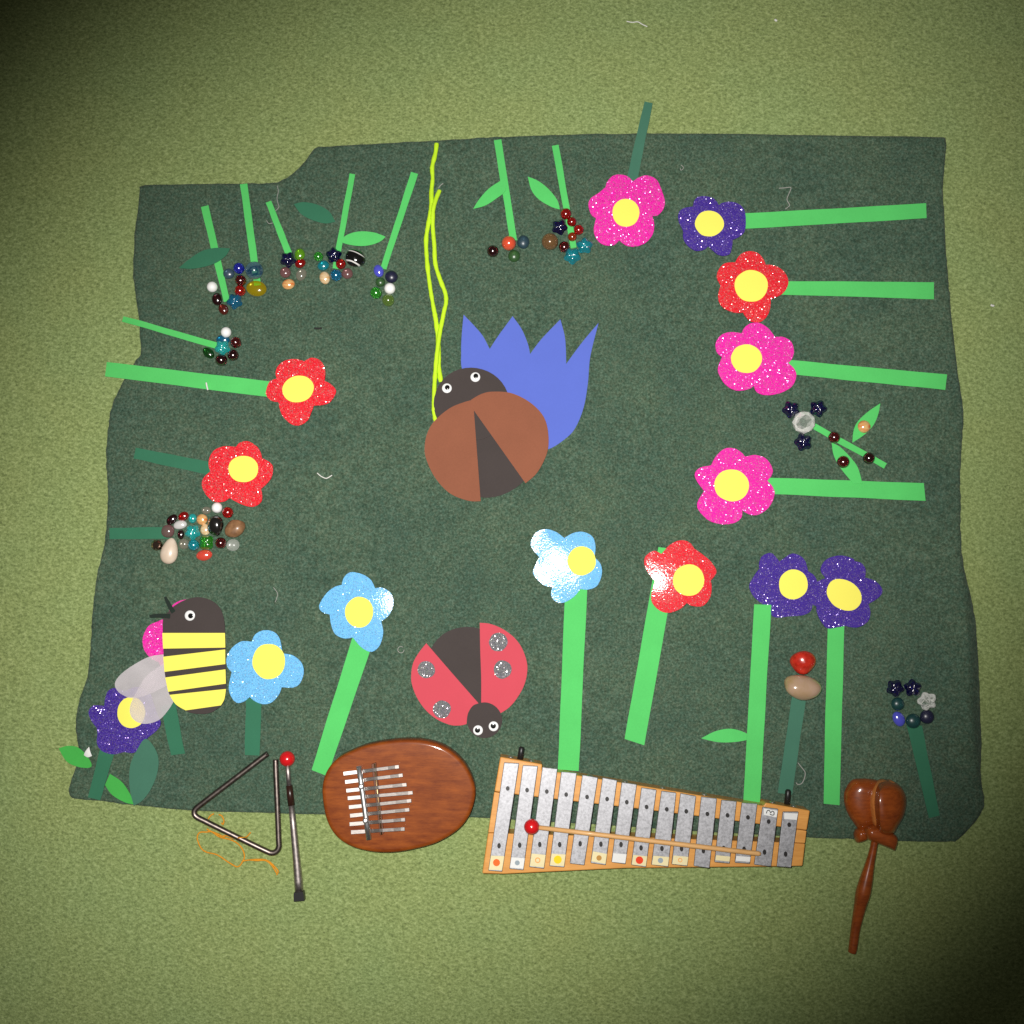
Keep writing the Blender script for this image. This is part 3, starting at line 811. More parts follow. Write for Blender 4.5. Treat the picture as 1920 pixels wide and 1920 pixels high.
cord(A, 'lime green cord starting at the top edge of the mat', 0)
cord(B, 'lime green cord with a frayed end, starting lower than the other', 0)

# ------------------------------------------------------------------ beads, marbles and pebbles
G = {}
G['white'] = MT['white']
G['cobalt'] = glass('cobalt_glass', (0.04, 0.05, 0.75), 0.5)
G['navy'] = glass('navy_glass', (0.010, 0.010, 0.16), 0.6)
G['maroon'] = glass('maroon_glass', (0.20, 0.008, 0.012), 0.6)
G['blackred'] = glass('black_red_glass', (0.07, 0.005, 0.010), 0.6)
G['red'] = glass('red_glass', (0.72, 0.010, 0.008), 0.55)
G['redor'] = glass('red_orange_glass', (0.85, 0.07, 0.015), 0.55)
G['orange'] = glass('orange_opaque_glass', (0.86, 0.10, 0.04), 0.1, 0.12)
G['coral'] = glass('coral_glass', (0.78, 0.075, 0.045), 0.1, 0.06)
G['amber'] = glass('orange_amber_glass', (0.90, 0.20, 0.035), 0.15, 0.04, swirl=(0.95, 0.62, 0.25))
G['peach'] = glass('peach_glass', (0.88, 0.46, 0.15), 0.15, 0.04, swirl=(0.97, 0.76, 0.48))
G['brown'] = pale('brown_clear_glass', (0.42, 0.24, 0.11), 0.72, 0.4)
G['brownred'] = glass('brown_red_glass', (0.38, 0.05, 0.03), 0.6)
G['yellow'] = pale('yellow_glass', (0.80, 0.62, 0.03), 0.80, 0.3)
G['lime'] = glass('lime_glass', (0.22, 0.58, 0.02), 0.3)
G['green'] = glass('green_glass', (0.09, 0.70, 0.07), 0.6)
G['dgreen'] = glass('dark_green_glass', (0.03, 0.28, 0.04), 0.7)
G['olive'] = pale('pale_olive_glass', (0.30, 0.46, 0.12), 0.78, 0.35)
G['fgreen'] = glass('frosted_green_glass', (0.09, 0.24, 0.075), 0.4, 0.35)
G['teal'] = glass('teal_glass', (0.02, 0.55, 0.66), 0.45)
G['turq'] = glass('turquoise_glass', (0.05, 0.82, 0.80), 0.42)
G['tealblue'] = glass('teal_blue_glass', (0.015, 0.32, 0.58), 0.5)
G['clearblue'] = pale('clear_blue_glass', (0.30, 0.52, 0.62), 0.80, 0.35, swirl=(0.03, 0.16, 0.36))
G['fslate'] = glass('frosted_slate_glass', (0.07, 0.15, 0.20), 0.4, 0.4)
G['fteal'] = glass('frosted_teal_glass', (0.025, 0.12, 0.12), 0.35, 0.38)
G['fnavy'] = glass('frosted_navy_glass', (0.03, 0.032, 0.085), 0.25, 0.38)
G['fblue'] = pale('frosted_sky_glass', (0.10, 0.17, 0.25), 0.55, 0.5, cr=0.3)
G['violet'] = glass('violet_blue_glass', (0.10, 0.11, 0.72), 0.15, 0.1)
G['mauve'] = pale('mauve_glass', (0.42, 0.22, 0.22), 0.66, 0.45)
G['grey'] = pale('smoky_clear_glass', (0.58, 0.55, 0.46), 0.78, 0.4)
G['clear'] = pale('clear_glass', (0.97, 0.98, 0.93), 0.84, 0.22, cr=0.28)
G['crystal'] = pale('cut_crystal_glass', (0.98, 0.99, 0.95), 0.93, 0.20, cr=0.3, lo=0.02, hi=0.30)
G['milky'] = glass('milky_white_glass', (0.80, 0.78, 0.76), 0.15, 0.1)
G['copper'] = metal('copper_mirror', (0.65, 0.45, 0.36), 0.12)
def striped():
    m = M('striped_black_stone')
    w = m.n('ShaderNodeTexWave', wave_type='BANDS'); w.inputs['Scale'].default_value = 30; w.inputs['Distortion'].default_value = 3.0
    w.inputs['Detail'].default_value = 1.0; w.inputs['Detail Scale'].default_value = 0.9
    mp = m.n('ShaderNodeMapping'); mp.inputs['Rotation'].default_value = (0.1, 0.25, 1.95); m.l(m.obj, mp.inputs[0]); m.l(mp.outputs[0], w.inputs['Vector'])
    m.col(m.ramp(w.outputs['Fac'], [(0.0, (0.006, 0.006, 0.006)), (0.955, (0.006, 0.006, 0.006)), (0.98, (0.8, 0.78, 0.75))]))
    m.set(Roughness=0.12, Coat_Weight=0.5)
    return m.m
G['striped'] = striped()
G['brownstone'] = stone('brown_agate', (0.10, 0.045, 0.02), (0.36, 0.19, 0.09), 90, 0.35, 0.15)
G['creamstone'] = stone('cream_pink_stone', (0.62, 0.48, 0.36), (0.75, 0.62, 0.50), 60, 0.35, 0.3)
G['redstone'] = stone('red_jasper', (0.32, 0.012, 0.006), (0.62, 0.035, 0.018), 140, 0.25, 0.5)
G['beige'] = stone('beige_pink_agate', (0.36, 0.235, 0.10), (0.46, 0.315, 0.25), 28, 0.22, 0.5)
G['blackstone'] = glass('black_glass', (0.010, 0.009, 0.008), 0.1)

_cache = {}
def unit_shape(kind, seed=0):
    key = (kind, seed)
    if key in _cache: return _cache[key]
    V = []; F = []
    if kind in ('round', 'nugget', 'pebble', 'drop'):
        nu, nv = 24, 14
        for j in range(nv + 1):
            ph = math.pi * j / nv
            for i in range(nu):
                th = 2 * math.pi * i / nu
                x, y, z = math.sin(ph) * math.cos(th), math.sin(ph) * math.sin(th), math.cos(ph)
                if kind == 'nugget':
                    z = z if z > 0 else z * 0.45
                    w = 1 + 0.05 * noise.noise(Vector((x, y, seed * 3.1))); x *= w; y *= w
                elif kind == 'pebble':
                    w = 1 + 0.22 * noise.noise(Vector((x * 0.9, y * 0.9, z * 0.9 + seed * 4.7))); x *= w; y *= w; z *= w
                elif kind == 'drop':
                    k = 1 - 0.24 * y; x *= k; z *= k
                else:
                    w = 1 + 0.015 * noise.noise(Vector((x * 1.5, y * 1.5, z * 1.5 + seed))); x *= w; y *= w; z *= w
                V.append((x, y, z))
        for j in range(nv):
            for i in range(nu):
                a = j * nu + i; b = j * nu + (i + 1) % nu
                F.append((a, b, b + nu, a + nu))
        sm = True
    elif kind in ('star', 'square'):
        m_ = 5 if kind == 'star' else 4
        amp = 0.115 if kind == 'star' else 0.10
        n_ = 50; rr = (0.3, 0.55, 0.75, 0.9, 1.0)
        for sgn in (1, -1):
            V.append((0, 0, 0.95 if sgn > 0 else -0.6))
            for t in rr:
                for i in range(n_):
                    a = 2 * math.pi * i / n_
                    r = (1 - amp) + amp * math.cos(m_ * a) * (0.25 + 0.75 * t)
                    zz = (1 - t ** 4.0) ** 0.5 * (0.95 if sgn > 0 else 0.6)
                    zz *= 1 - 0.16 * (1 - math.cos(m_ * a)) * t
                    V.append((r * t * math.cos(a), r * t * math.sin(a), zz * sgn))
        blk = 1 + len(rr) * n_
        for s_ in (0, 1):
            o_ = s_ * blk
            for i in range(n_):
                F.append((o_, o_ + 1 + i, o_ + 1 + (i + 1) % n_))
            for k in range(len(rr) - 1):
                for i in range(n_):
                    j = (i + 1) % n_
                    F.append((o_ + 1 + k * n_ + i, o_ + 1 + (k + 1) * n_ + i, o_ + 1 + (k + 1) * n_ + j, o_ + 1 + k * n_ + j))
        for i in range(n_):
            j = (i + 1) % n_; u = 1 + (len(rr) - 1) * n_
            F.append((u + i, blk + u + i, blk + u + j, u + j))
        sm = True
    elif kind == 'facet':
        for j, (r, z, off) in enumerate(((0.55, 0.78, 0), (0.92, 0.40, .5), (1.0, 0.0, 0), (0.90, -0.42, .5), (0.5, -0.78, 0))):
            for i in range(8):
                a = 2 * math.pi * (i + off) / 8
                V.append((r * math.cos(a), r * math.sin(a), z))
        for j in range(4):
            for i in range(8):
                a, b = j * 8 + i, j * 8 + (i + 1) % 8
                c_, d_ = a + 8, b + 8
                if j % 2 == 0: F += [(a, b, c_), (b, d_, c_)]
                else: F += [(a, b, d_), (a, d_, c_)]
        F += [tuple(range(8)), tuple(range(39, 31, -1))]
        sm = False
    _cache[key] = (V, F, sm)
    return _cache[key]

NM = {'round': 'glass_marble', 'nugget': 'glass_nugget', 'star': 'star_bead', 'square': 'flower_bead', 'facet': 'faceted_bead', 'pebble': 'pebble', 'drop': 'pebble'}
CT = {'round': 'marble', 'nugget': 'glass nugget', 'star': 'star bead', 'square': 'bead', 'facet': 'bead', 'pebble': 'pebble', 'drop': 'pebble'}
ZS = {'round': 1.0, 'nugget': 0.72, 'star': 0.85, 'square': 0.8, 'facet': 0.95, 'pebble': 0.7, 'drop': 0.72}
bead_i = [0]
def bead(px, py, r, kind, m, lab, group, ry=None, rot=0.0, lift=0.0006, name=None, cat=None, zs=None, tilt=0.0):
    bead_i[0] += 1
    seed = bead_i[0]
    V, F, sm = unit_shape(kind, seed if kind in ('nugget', 'pebble') else 0)
    ry = ry or r
    s = S(px, py, 0.008)
    rx_, ry_ = r * s, ry * s
    rz = min(rx_, ry_) * (zs or ZS[kind])
    low = min(v[2] for v in V) * rz
    g = P(px, py, MAT_T); zc = surf(g.x, g.y) + lift - low
    c = P(px, py, zc)
    org = Vector((c.x, c.y, zc + low))
    cr, sr = math.cos(-rot), math.sin(-rot)
    tr = Matrix.Rotation(tilt, 3, 'X')
    VV = []
    for v in V:
        x, y, z = v[0] * rx_, v[1] * ry_, v[2] * rz
        q = tr @ Vector((x * cr - y * sr, x * sr + y * cr, z))
        VV.append(c + q)
    o = mk(name or NM[kind], VV, F, G[m], smooth=sm, origin=org)
    return tag(o, lab, cat or CT[kind], group)

g = 'beads at the foot of the two leftmost top stems'
bead(398, 538, 10, 'round', 'white', 'white bead left of the leftmost thin stem', g, lift=0)
bead(429, 513, 11, 'nugget', 'fblue', 'frosted pale blue nugget beside the leftmost thin stem', g, ry=10)
bead(448, 503, 10.5, 'round', 'cobalt', 'cobalt blue marble left of the large clear blue marble', g)
bead(477, 507, 16.5, 'round', 'clearblue', 'large clear blue swirled marble at the end of a stem', g)
bead(451, 526, 10.5, 'round', 'maroon', 'dark maroon marble between the cobalt and the red marble', g)
bead(450, 545, 10.5, 'round', 'red', 'red marble left of the yellow glass nugget', g)
bead(481, 541, 19.5, 'nugget', 'yellow', 'wide yellow glass nugget below the clear blue marble', g, ry=15, rot=0.15, zs=0.6)
bead(407, 561, 10, 'nugget', 'blackred', 'black red bead below the leftmost white bead', g, ry=12)
bead(419, 580, 9, 'nugget', 'brownred', 'reddish brown oval bead lowest in the top left cluster', g, ry=11, rot=-0.5)
bead(440, 565, 15.5, 'star', 'tealblue', 'deep teal star bead at the tip of the leftmost thin stem', g, rot=0.4)
g = 'beads at the foot of the shortest top stem'
bead(540, 487, 15.5, 'star', 'navy', 'navy star bead at the tip of the shortest stem', g, rot=0.2)
bead(562, 477, 10, 'nugget', 'lime', 'lime green nugget right of the shortest stem', g, ry=11.5)
bead(563, 494, 10.5, 'nugget', 'red', 'red oval bead under the lime green nugget', g, ry=8.5, rot=-0.5)
bead(535, 511, 10.5, 'nugget', 'mauve', 'mauve clear nugget above a peach orange bead', g)
bead(565, 515, 9.5, 'nugget', 'grey', 'colourless nugget right of the mauve nugget', g, ry=12, rot=0.4)
bead(541, 533, 12, 'nugget', 'amber', 'orange amber bead lowest in its small cluster', g, ry=10, rot=-0.2)
g = 'beads beside the striped black stone'
bead(597, 481, 9, 'round', 'green', 'green marble left of a navy star bead', g)
bead(626, 479, 15.5, 'star', 'navy', 'navy star bead left of the striped black stone', g, rot=0.9)
bead(606, 498, 11, 'nugget', 'teal', 'teal nugget between the green marble and a peach bead', g, ry=9.5, rot=-0.4)
bead(639, 495, 9.5, 'round', 'red', 'red marble touching the striped black stone', g)
bead(666, 485, 19, 'pebble', 'striped', 'black stone with thin white stripes under a bright leaf', g, ry=17, zs=0.85)
bead(609, 521, 10, 'nugget', 'peach', 'pale peach bead below the teal nugget', g, ry=12.5, rot=-0.3)
bead(630, 516, 11, 'round', 'tealblue', 'teal blue marble right of the pale peach bead', g)
bead(651, 513, 10.5, 'nugget', 'mauve', 'mauve nugget below the striped black stone', g)
g = 'beads below the slanting stem by the lime cords'
bead(710, 508, 9.5, 'nugget', 'violet', 'bright violet blue bead at the slanting stem tip', g, ry=12, rot=-0.3)
bead(734, 519, 12, 'nugget', 'fnavy', 'frosted navy nugget right of the slanting stem tip', g)
bead(713, 529, 9, 'nugget', 'fgreen', 'small frosted green nugget between the violet and green beads', g)
bead(705, 549, 11, 'round', 'green', 'green swirled marble left of a white bead', g)
bead(731, 541, 10.5, 'round', 'white', 'white bead under the frosted navy nugget', g, lift=0)
bead(728, 563, 11.5, 'round', 'olive', 'pale olive clear marble below the white bead', g)
g = 'beads at the end of the thin left stem'
bead(424, 623, 9.8, 'round', 'white', 'white bead above the turquoise star on the left', g, lift=0)
bead(418, 637, 13, 'nugget', 'tealblue', 'deep blue nugget between a white bead and the turquoise star', g, ry=9)
bead(417, 652, 15, 'star', 'turq', 'turquoise star bead at the end of the thin left stem', g, rot=1.57, lift=0.003)
bead(442, 642, 10.5, 'round', 'maroon', 'dark red marble right of the turquoise star', g)
bead(391, 662, 13, 'nugget', 'dgreen', 'dark green oval bead left of the turquoise star', g, ry=9, rot=0.75)
bead(415, 675, 11, 'round', 'blackred', 'black red marble lowest below the turquoise star', g)
bead(437, 666, 10.5, 'round', 'blackred', 'black red marble lower right of the turquoise star', g)
g = 'big pile of mixed beads and stones on the left'
bead(407, 952, 10, 'round', 'white', 'white bead touching the lower left red flower', g, lift=0)
bead(387, 957, 9, 'nugget', 'grey', 'small smoky bead left of the white bead at the red flower', g, ry=7)
bead(427, 961, 10.5, 'round', 'red', 'red marble at the upper right of the big pile', g)
bead(322, 974, 12, 'nugget', 'blackred', 'black oval bead at the upper left of the big pile', g, ry=8, rot=-0.75)
bead(344, 968, 10.5, 'nugget', 'red', 'red oval bead at the upper left of the big pile', g, ry=8.5, rot=-0.5)
bead(338, 984, 13, 'nugget', 'milky', 'milky white bead below the red oval bead', g, ry=8.5, rot=-0.2)
bead(315, 996, 12.5, 'nugget', 'mauve', 'smoky mauve nugget at the end of the dark stem', g)
bead(339, 1002, 6.5, 'nugget', 'blackred', 'small black bead left of the turquoise star in the pile', g, ry=9)
bead(361, 972, 8, 'nugget', 'turq', 'small turquoise nugget above the pile star bead', g, ry=9)
bead(361, 998, 15, 'star', 'turq', 'turquoise star bead in the middle of the big pile', g, rot=0.3, lift=0.0025)
bead(379, 974, 10.5, 'nugget', 'amber', 'orange disc bead left of the large black stone', g)
bead(385, 993, 9.5, 'nugget', 'peach', 'pale peach bead under the orange disc bead', g, ry=11)
bead(404, 985, 15.5, 'pebble', 'blackstone', 'large glossy black stone in the big pile', g, ry=19, zs=0.8)
bead(440, 992, 20.5, 'pebble', 'brownstone', 'brown agate pebble at the right of the big pile', g, ry=16.5, rot=-0.4)
bead(387, 1017, 15, 'square', 'green', 'green four lobed bead above the coral bead', g, rot=0.8)
bead(414, 1018, 10.5, 'round', 'maroon', 'dark maroon marble right of the green lobed bead', g)
bead(437, 1022, 12.5, 'nugget', 'clear', 'clear glass bead below the brown agate', g, ry=11.5)
bead(363, 1022, 10.5, 'round', 'teal', 'dark teal marble left of the green lobed bead', g)
bead(345, 1020, 10, 'nugget', 'grey', 'smoky grey nugget right of the cream drop stone', g)
bead(294, 1022, 11, 'facet', 'copper', 'copper mirrored bead at the far left of the pile', g)
bead(318, 1033, 16, 'drop', 'creamstone', 'cream drop shaped stone at the lower left of the pile', g, ry=25, rot=0.18)
bead(383, 1041, 15.5, 'nugget', 'coral', 'coral red oval bead lowest in the big pile', g, ry=10.5, rot=-0.15)
g = 'beads around the top middle stems'
bead(924, 471, 11, 'round', 'blackred', 'dark maroon marble left of the orange red marble', g)
bead(954, 456, 13.5, 'round', 'orange', 'orange red marble at a stem tip near the top middle', g, lift=0.001)
bead(981, 454, 11.5, 'nugget', 'fslate', 'frosted slate blue nugget right of the orange red marble', g, ry=13)
bead(964, 480, 11.5, 'nugget', 'fgreen', 'frosted green nugget below the orange red marble', g)
bead(1061, 401, 10.5, 'round', 'red', 'topmost red marble on the stem left of the pink flower', g)
bead(1049, 426, 15.5, 'star', 'navy', 'navy star bead left of the column of red marbles', g, rot=0.1)
bead(1072, 416, 9, 'round', 'red', 'second red marble down the stem left of the pink flower', g)
bead(1085, 431, 9.5, 'round', 'red', 'rightmost red marble of the column by the pink flower', g)
bead(1073, 444, 8.5, 'round', 'redor', 'orange red marble at the bottom of the red column', g)
bead(1031, 453, 15.5, 'round', 'brown', 'clear brown marble below a navy star bead', g)
bead(1058, 463, 10.5, 'round', 'maroon', 'dark red marble right of the clear brown marble', g)
bead(1096, 461, 16, 'star', 'teal', 'teal star bead nearest the top pink flower', g, rot=0.95)
bead(1073, 480, 16.5, 'star', 'teal', 'teal star bead at the very tip of the stem', g, rot=0.3)
g = 'beads of the flower with three navy stars'
bead(1483, 768, 17, 'star', 'navy', 'navy star bead left above the faceted clear bead', g, rot=0.5)
bead(1534, 766, 17, 'star', 'navy', 'navy star bead right above the faceted clear bead', g, rot=0.1)
bead(1506, 829, 17.5, 'star', 'navy', 'navy star bead below the faceted clear bead', g, rot=0.65)
bead(1507, 792, 21.5, 'facet', 'crystal', 'large faceted clear bead between three navy stars', g)
bead(1564, 820, 11, 'round', 'maroon', 'maroon marble in the middle of the short slanting stem', g, lift=0.001)
bead(1629, 859, 11, 'round', 'blackred', 'dark maroon marble near the outer end of the slanting stem', g, lift=0.001)
bead(1581, 866, 11.5, 'round', 'maroon', 'maroon marble on a bright green leaf', g, lift=0.0034)
bead(1620, 800, 12, 'nugget', 'amber', 'orange and pale yellow bead on a bright green leaf', g, lift=0.0010, rot=0.4)
g = 'ring of blue beads at the lower right'
bead(1678, 1290, 17, 'star', 'navy', 'navy star bead, left one atop the blue bead ring', g, rot=0.2)
bead(1711, 1290, 17, 'star', 'navy', 'navy star bead, right one atop the blue bead ring', g, rot=0.9)
bead(1738, 1314, 18.5, 'star', 'crystal', 'clear star bead at the right of the blue ring', g, rot=0.55, tilt=0.35)
bead(1683, 1320, 12.5, 'nugget', 'fteal', 'frosted dark teal bead at the left of the blue ring', g)
bead(1685, 1348, 11, 'nugget', 'violet', 'violet blue oval bead at the lower left of the ring', g, ry=15, rot=-0.45)
bead(1712, 1352, 14, 'nugget', 'fteal', 'frosted teal bead on top of a dark stem end', g, lift=0.001)
bead(1738, 1344, 13.5, 'nugget', 'fnavy', 'frosted dark purple bead at the lower right of the ring', g)
g = 'two pebbles on the dark stem'
bead(1506, 1242, 24, 'pebble', 'redstone', 'red pebble above the beige pebble', g, ry=22, zs=0.75)
bead(1505, 1289, 35, 'pebble', 'beige', 'beige pink pebble between two bright green stems', g, ry=24, rot=0.2, zs=0.8, lift=0.001)

# ------------------------------------------------------------------ steel triangle, its string and the beater
steel = metal('dark_steel', (0.25, 0.205, 0.185), 0.38, 0.3, 220)
MT['rod'] = metal('worn_beater_steel', (0.44, 0.39, 0.37), 0.5, 0.3, 300)
def zpath(z, pts, h, n=6, sm=True):
    w = [P(x, y, hh) for (x, y), hh in zip(z(pts), h if hasattr(h, '__len__') else [h] * len(pts))]
    return smooth_open(w, n) if sm else w
tri = [(905,308),(880,325),(520,600),(205,840),(150,888),(137,928),(160,968),(260,1020),(560,1168),(880,1322),(955,1350),(1005,1335),(1033,1285),(1030,1200),(1015,800),(1002,500),(998,362)]
o = tube('triangle', zpath(RT, tri, 0.0066, 5), 0.0030, steel, nseg=14)
tag(o, 'bent dark steel triangle with an open corner, half off the mat', 'triangle')
MT['string'] = card('orange_string', (0.72, 0.30, 0.018), rough=0.8, var=0.25)
bm_strings = [
 ([(420,1165),(330,1128),(260,1130),(195,1135),(168,1190),(200,1285),(260,1340),(380,1372),(500,1450),(595,1498),(650,1440),(668,1380),(640,1300),(580,1240),(500,1205),(410,1185),(340,1140),(270,1095)], 0.0016),
 ([(640,1440),(700,1428),(780,1420),(880,1422),(940,1450),(990,1500),(1025,1545),(1008,1585)], 0.0018),
 ([(720,1425),(800,1432),(890,1432),(955,1480),(1012,1570)], 0.0026),
 ([(400,1180),(480,1170),(560,1200),(600,1190)], 0.0026), ([(585,1200),(610,1190),(640,1188),(690,1180),(735,1132)], [0.006, 0.0105, 0.0095, 0.004, 0.002]),
 ([(285,990),(310,955),(345,935)], 0.0016), ([(395,945),(430,960),(450,1010),(440,1050),(425,1030)], 0.0018), ([(270,1100),(330,1130),(400,1160),(460,1185)], 0.0030)]
VV = []; FF = []
for pts, h in bm_strings:
    t_ = tube('tmp', zpath(RT, pts, h, 6), 0.00075, MT['string'], nseg=6, rough=0.3)
    b0 = len(VV)
    VV += [t_.matrix_basis @ v.co for v in t_.data.vertices]; FF += [tuple(b0 + i for i in p.vertices) for p in t_.data.polygons]
    me = t_.data; bpy.data.objects.remove(t_); bpy.data.meshes.remove(me)
o = mk('string', VV, FF, MT['string'], smooth=True)
tag(o, 'tangled orange string looped through the triangle on the carpet', 'string')

c = P(*RT([(1180, 1100)])[0], 0)
bt = empty('beater', (c.x, c.y, 0.0), 'metal beater with a round red head standing beside the triangle', 'beater')
def sphere(name, c, r, m, parent=None, rz=1.0):
    V, F, sm = unit_shape('round', 0)
    return mk(name, [c + Vector((v[0] * r, v[1] * r, v[2] * r * rz)) for v in V], F, m, parent, smooth=True)
MT['redball'] = plain('glossy_red_wood', (0.62, 0.010, 0.014), 0.25, 0.6)
MT['sleeve'] = plain('dark_brown_rubber', (0.030, 0.012, 0.008), 0.3)
MT['blackrub'] = plain('black_rubber', (0.012, 0.012, 0.012), 0.4)
hb = 0.0098
sphere('head', P(*RT([(1122, 355)])[0], hb), 82 * .177 * S(540, 1423, hb), MT['redball'], bt)
k = .177083 * S(545, 1560, 0.007)
def rod(name, pts, hs, ws, m, parent):
    w = [P(x, y, h) for (x, y), h in zip(RT(pts), hs)]
    return tube(name, w, [a * k / 2 for a in ws], m, parent, nseg=16)
rod('shaft', [(1124, 410), (1132, 520), (1142, 645)], [hb, .0094, .0088], [50, 52, 54], MT['rod'], bt)
rod('sleeve', [(1143, 636), (1153, 740), (1166, 845)], [.0090, .0084, .0078], [70, 74, 76], MT['sleeve'], bt)
rod('shaft', [(1165, 840), (1190, 1100), (1218, 1400), (1240, 1650), (1248, 1765)], [.0076, .0072, .0068, .0064, .0060], [64, 72, 80, 92, 92], MT['rod'], bt)
ribbon('tip', [P(*RT([q_])[0], 0.0062) for q_ in ((1247, 1758), (1250, 1790), (1254, 1852))], [98 * k, 108 * k, 112 * k], 0.0092, MT['blackrub'], bt)

# ------------------------------------------------------------------ thumb piano
KT = 0.030
MT['kal'] = wood('red_brown_varnished_wood', (0.105, 0.014, 0.002), (0.345, 0.085, 0.011), 0.05, 0.5, 0.35, 26, 0.1, fig=0.45, spec=0.15)
kout = [(133,850),(145,700),(200,570),(300,460),(430,390),(600,325),(800,285),(1000,266),(1200,275),(1380,320),(1520,400),(1640,520),(1720,660),(1757,800),(1745,930),(1690,1080),(1590,1210),(1450,1310),(1300,1380),(1100,1432),(900,1464),(700,1462),(500,1422),(350,1350),(240,1240),(168,1080)]
kol = [P(x, y, KT) for x, y in smooth_closed(RK(kout), 6)]
c = sum(kol, Vector((0, 0, 0))) / len(kol)
kal = empty('thumb_piano', (c.x, c.y, 0.0), 'oval varnished wooden thumb piano with eight metal tongues', 'thumb piano')
puck('body', kol, [(0.0035, 0.0015), (0.001, 0.004), (0.0, 0.008), (0.0, KT - 0.0035), (0.0008, KT - 0.0012), (0.0022, KT - 0.0002), (0.0045, KT), (0.02, KT)], MT['kal'], kal)
MT['tine'] = metal('spring_steel', (0.44, 0.395, 0.37), 0.38, 0.2, 300, (1, 6, 1))
MT['chrome'] = metal('chrome_rod', (0.80, 0.80, 0.80), 0.42, 0.05)
MT['brass'] = metal('brass_bridge', (0.58, 0.40, 0.20), 0.4, 0.2, 400)
MT['darkwood'] = wood('dark_bridge_wood', (0.08, 0.02, 0.006), (0.18, 0.05, 0.012), 0, 0.5, 0.1)
kk = .177083 * S(700, 1490, KT)
tl = [(360,625),(378,713),(390,805),(405,885),(418,980),(430,1070),(425,1160),(440,1245)]
tr_ = [(950,550),(990,640),(1030,740),(1095,825),(1080,910),(1060,1005),(1015,1110),(1010,1210)]
for (a, b_) in zip(tl, tr_):
    d = Vector((b_[0] - a[0], b_[1] - a[1]))
    tb = ((545 + (a[1] - 590) * 0.135) - a[0]) / d.x
    tg = ((712 + (a[1] - 590) * 0.10) - a[0]) / d.x
    q = []
    for t, h in ((0, 0.0052), (tb * 0.55, 0.0036), (tb, 0.0024), (tg * 0.9, 0.0052), (tg, 0.0058), ((1 + tg) / 2, 0.0066), (0.93, 0.0076), (1, 0.0077)):
        x, y = a[0] + d.x * t, a[1] + d.y * t
        q.append(P(*RK([(x, y)])[0], KT + h))
    ribbon('tongue', q, [42 * kk, 41 * kk, 39 * kk, 37 * kk, 36 * kk, 36 * kk, 38 * kk, 38 * kk], 0.0011, MT['tine'], kal)
tube('clamp_bar', [P(*RK([(x, y)])[0], KT + 0.0050) for x, y in ((524, 543), (560, 800), (598, 1080), (631, 1322))], 30 * kk, MT['chrome'], kal, nseg=14)
for x, y in ((548, 762), (594, 1122)):
    q = P(*RK([(x, y)])[0], KT + 0.008)
    ring = [Vector((q.x + 30 * kk * math.cos(a), q.y + 30 * kk * math.sin(a), 0)) for a in [2 * math.pi * i / 20 for i in range(20)]]
    puck('screw', ring, [(0, KT + 0.006), (0, KT + 0.0084), (0.0008, KT + 0.0092), (0.0016, KT + 0.0094)], MT['chrome'], kal)
prism('bridge', RK([(655, 525), (705, 505), (790, 1260), (745, 1278)]), KT, KT + 0.0035, MT['darkwood'], kal, bevel=0.0004)
tube('bridge_rod', [P(*RK([(x, y)])[0], KT + 0.0042) for x, y in ((690, 520), (730, 900), (765, 1270))], 9 * kk, MT['brass'], kal, nseg=8)

# ------------------------------------------------------------------ metal bar instrument
MT['frame'] = wood('honey_varnished_wood', (0.60, 0.255, 0.050), (0.80, 0.385, 0.095), 0.15, 0.4, 0.3, 30, 0.2)
MT['bar'] = metal('brushed_aluminium_bar', (0.37, 0.37, 0.39), 0.55, 0.36, 420, (1, 1, 1))
MT['pin'] = plain('dark_bar_pin', (0.02, 0.018, 0.018), 0.35)
MT['stamp'] = metal('stamped_mark_metal', (0.42, 0.42, 0.44), 0.6, 0.1)
HT = 0.028
c = P(1210, 1535, 0)
gl = empty('glockenspiel', (c.x, c.y, 0.0), 'wooden framed glockenspiel with fifteen metal bars and dotted stickers', 'glockenspiel')
fr = MT['frame']
prism('rail', [(938,1419),(1017,1433),(1016,1443),(1432,1511),(1436,1505),(1519,1520),(1513,1557),(1459,1550),(1345,1535),(1192,1516),(968,1490),(927,1484)], 0.001, HT, fr, gl, bevel=0.0012)
prism('rail', [(915,1562),(958,1563),(1200,1570),(1455,1579),(1510,1582),(1505,1624),(1448,1625),(1172,1628),(945,1639),(904,1638)], 0.001, HT, fr, gl, bevel=0.0012)
prism('end_piece', [(926.6,1485),(940,1487),(929,1561.5),(915.4,1561)], 0.001, HT - 0.0003, fr, gl, bevel=0.0006)
prism('end_piece', [(1494,1555),(1512.4,1558),(1509.6,1581),(1490,1580)], 0.001, HT - 0.0003, fr, gl, bevel=0.0006)
BZ0, BZ1 = HT + 0.0035, HT + 0.0068
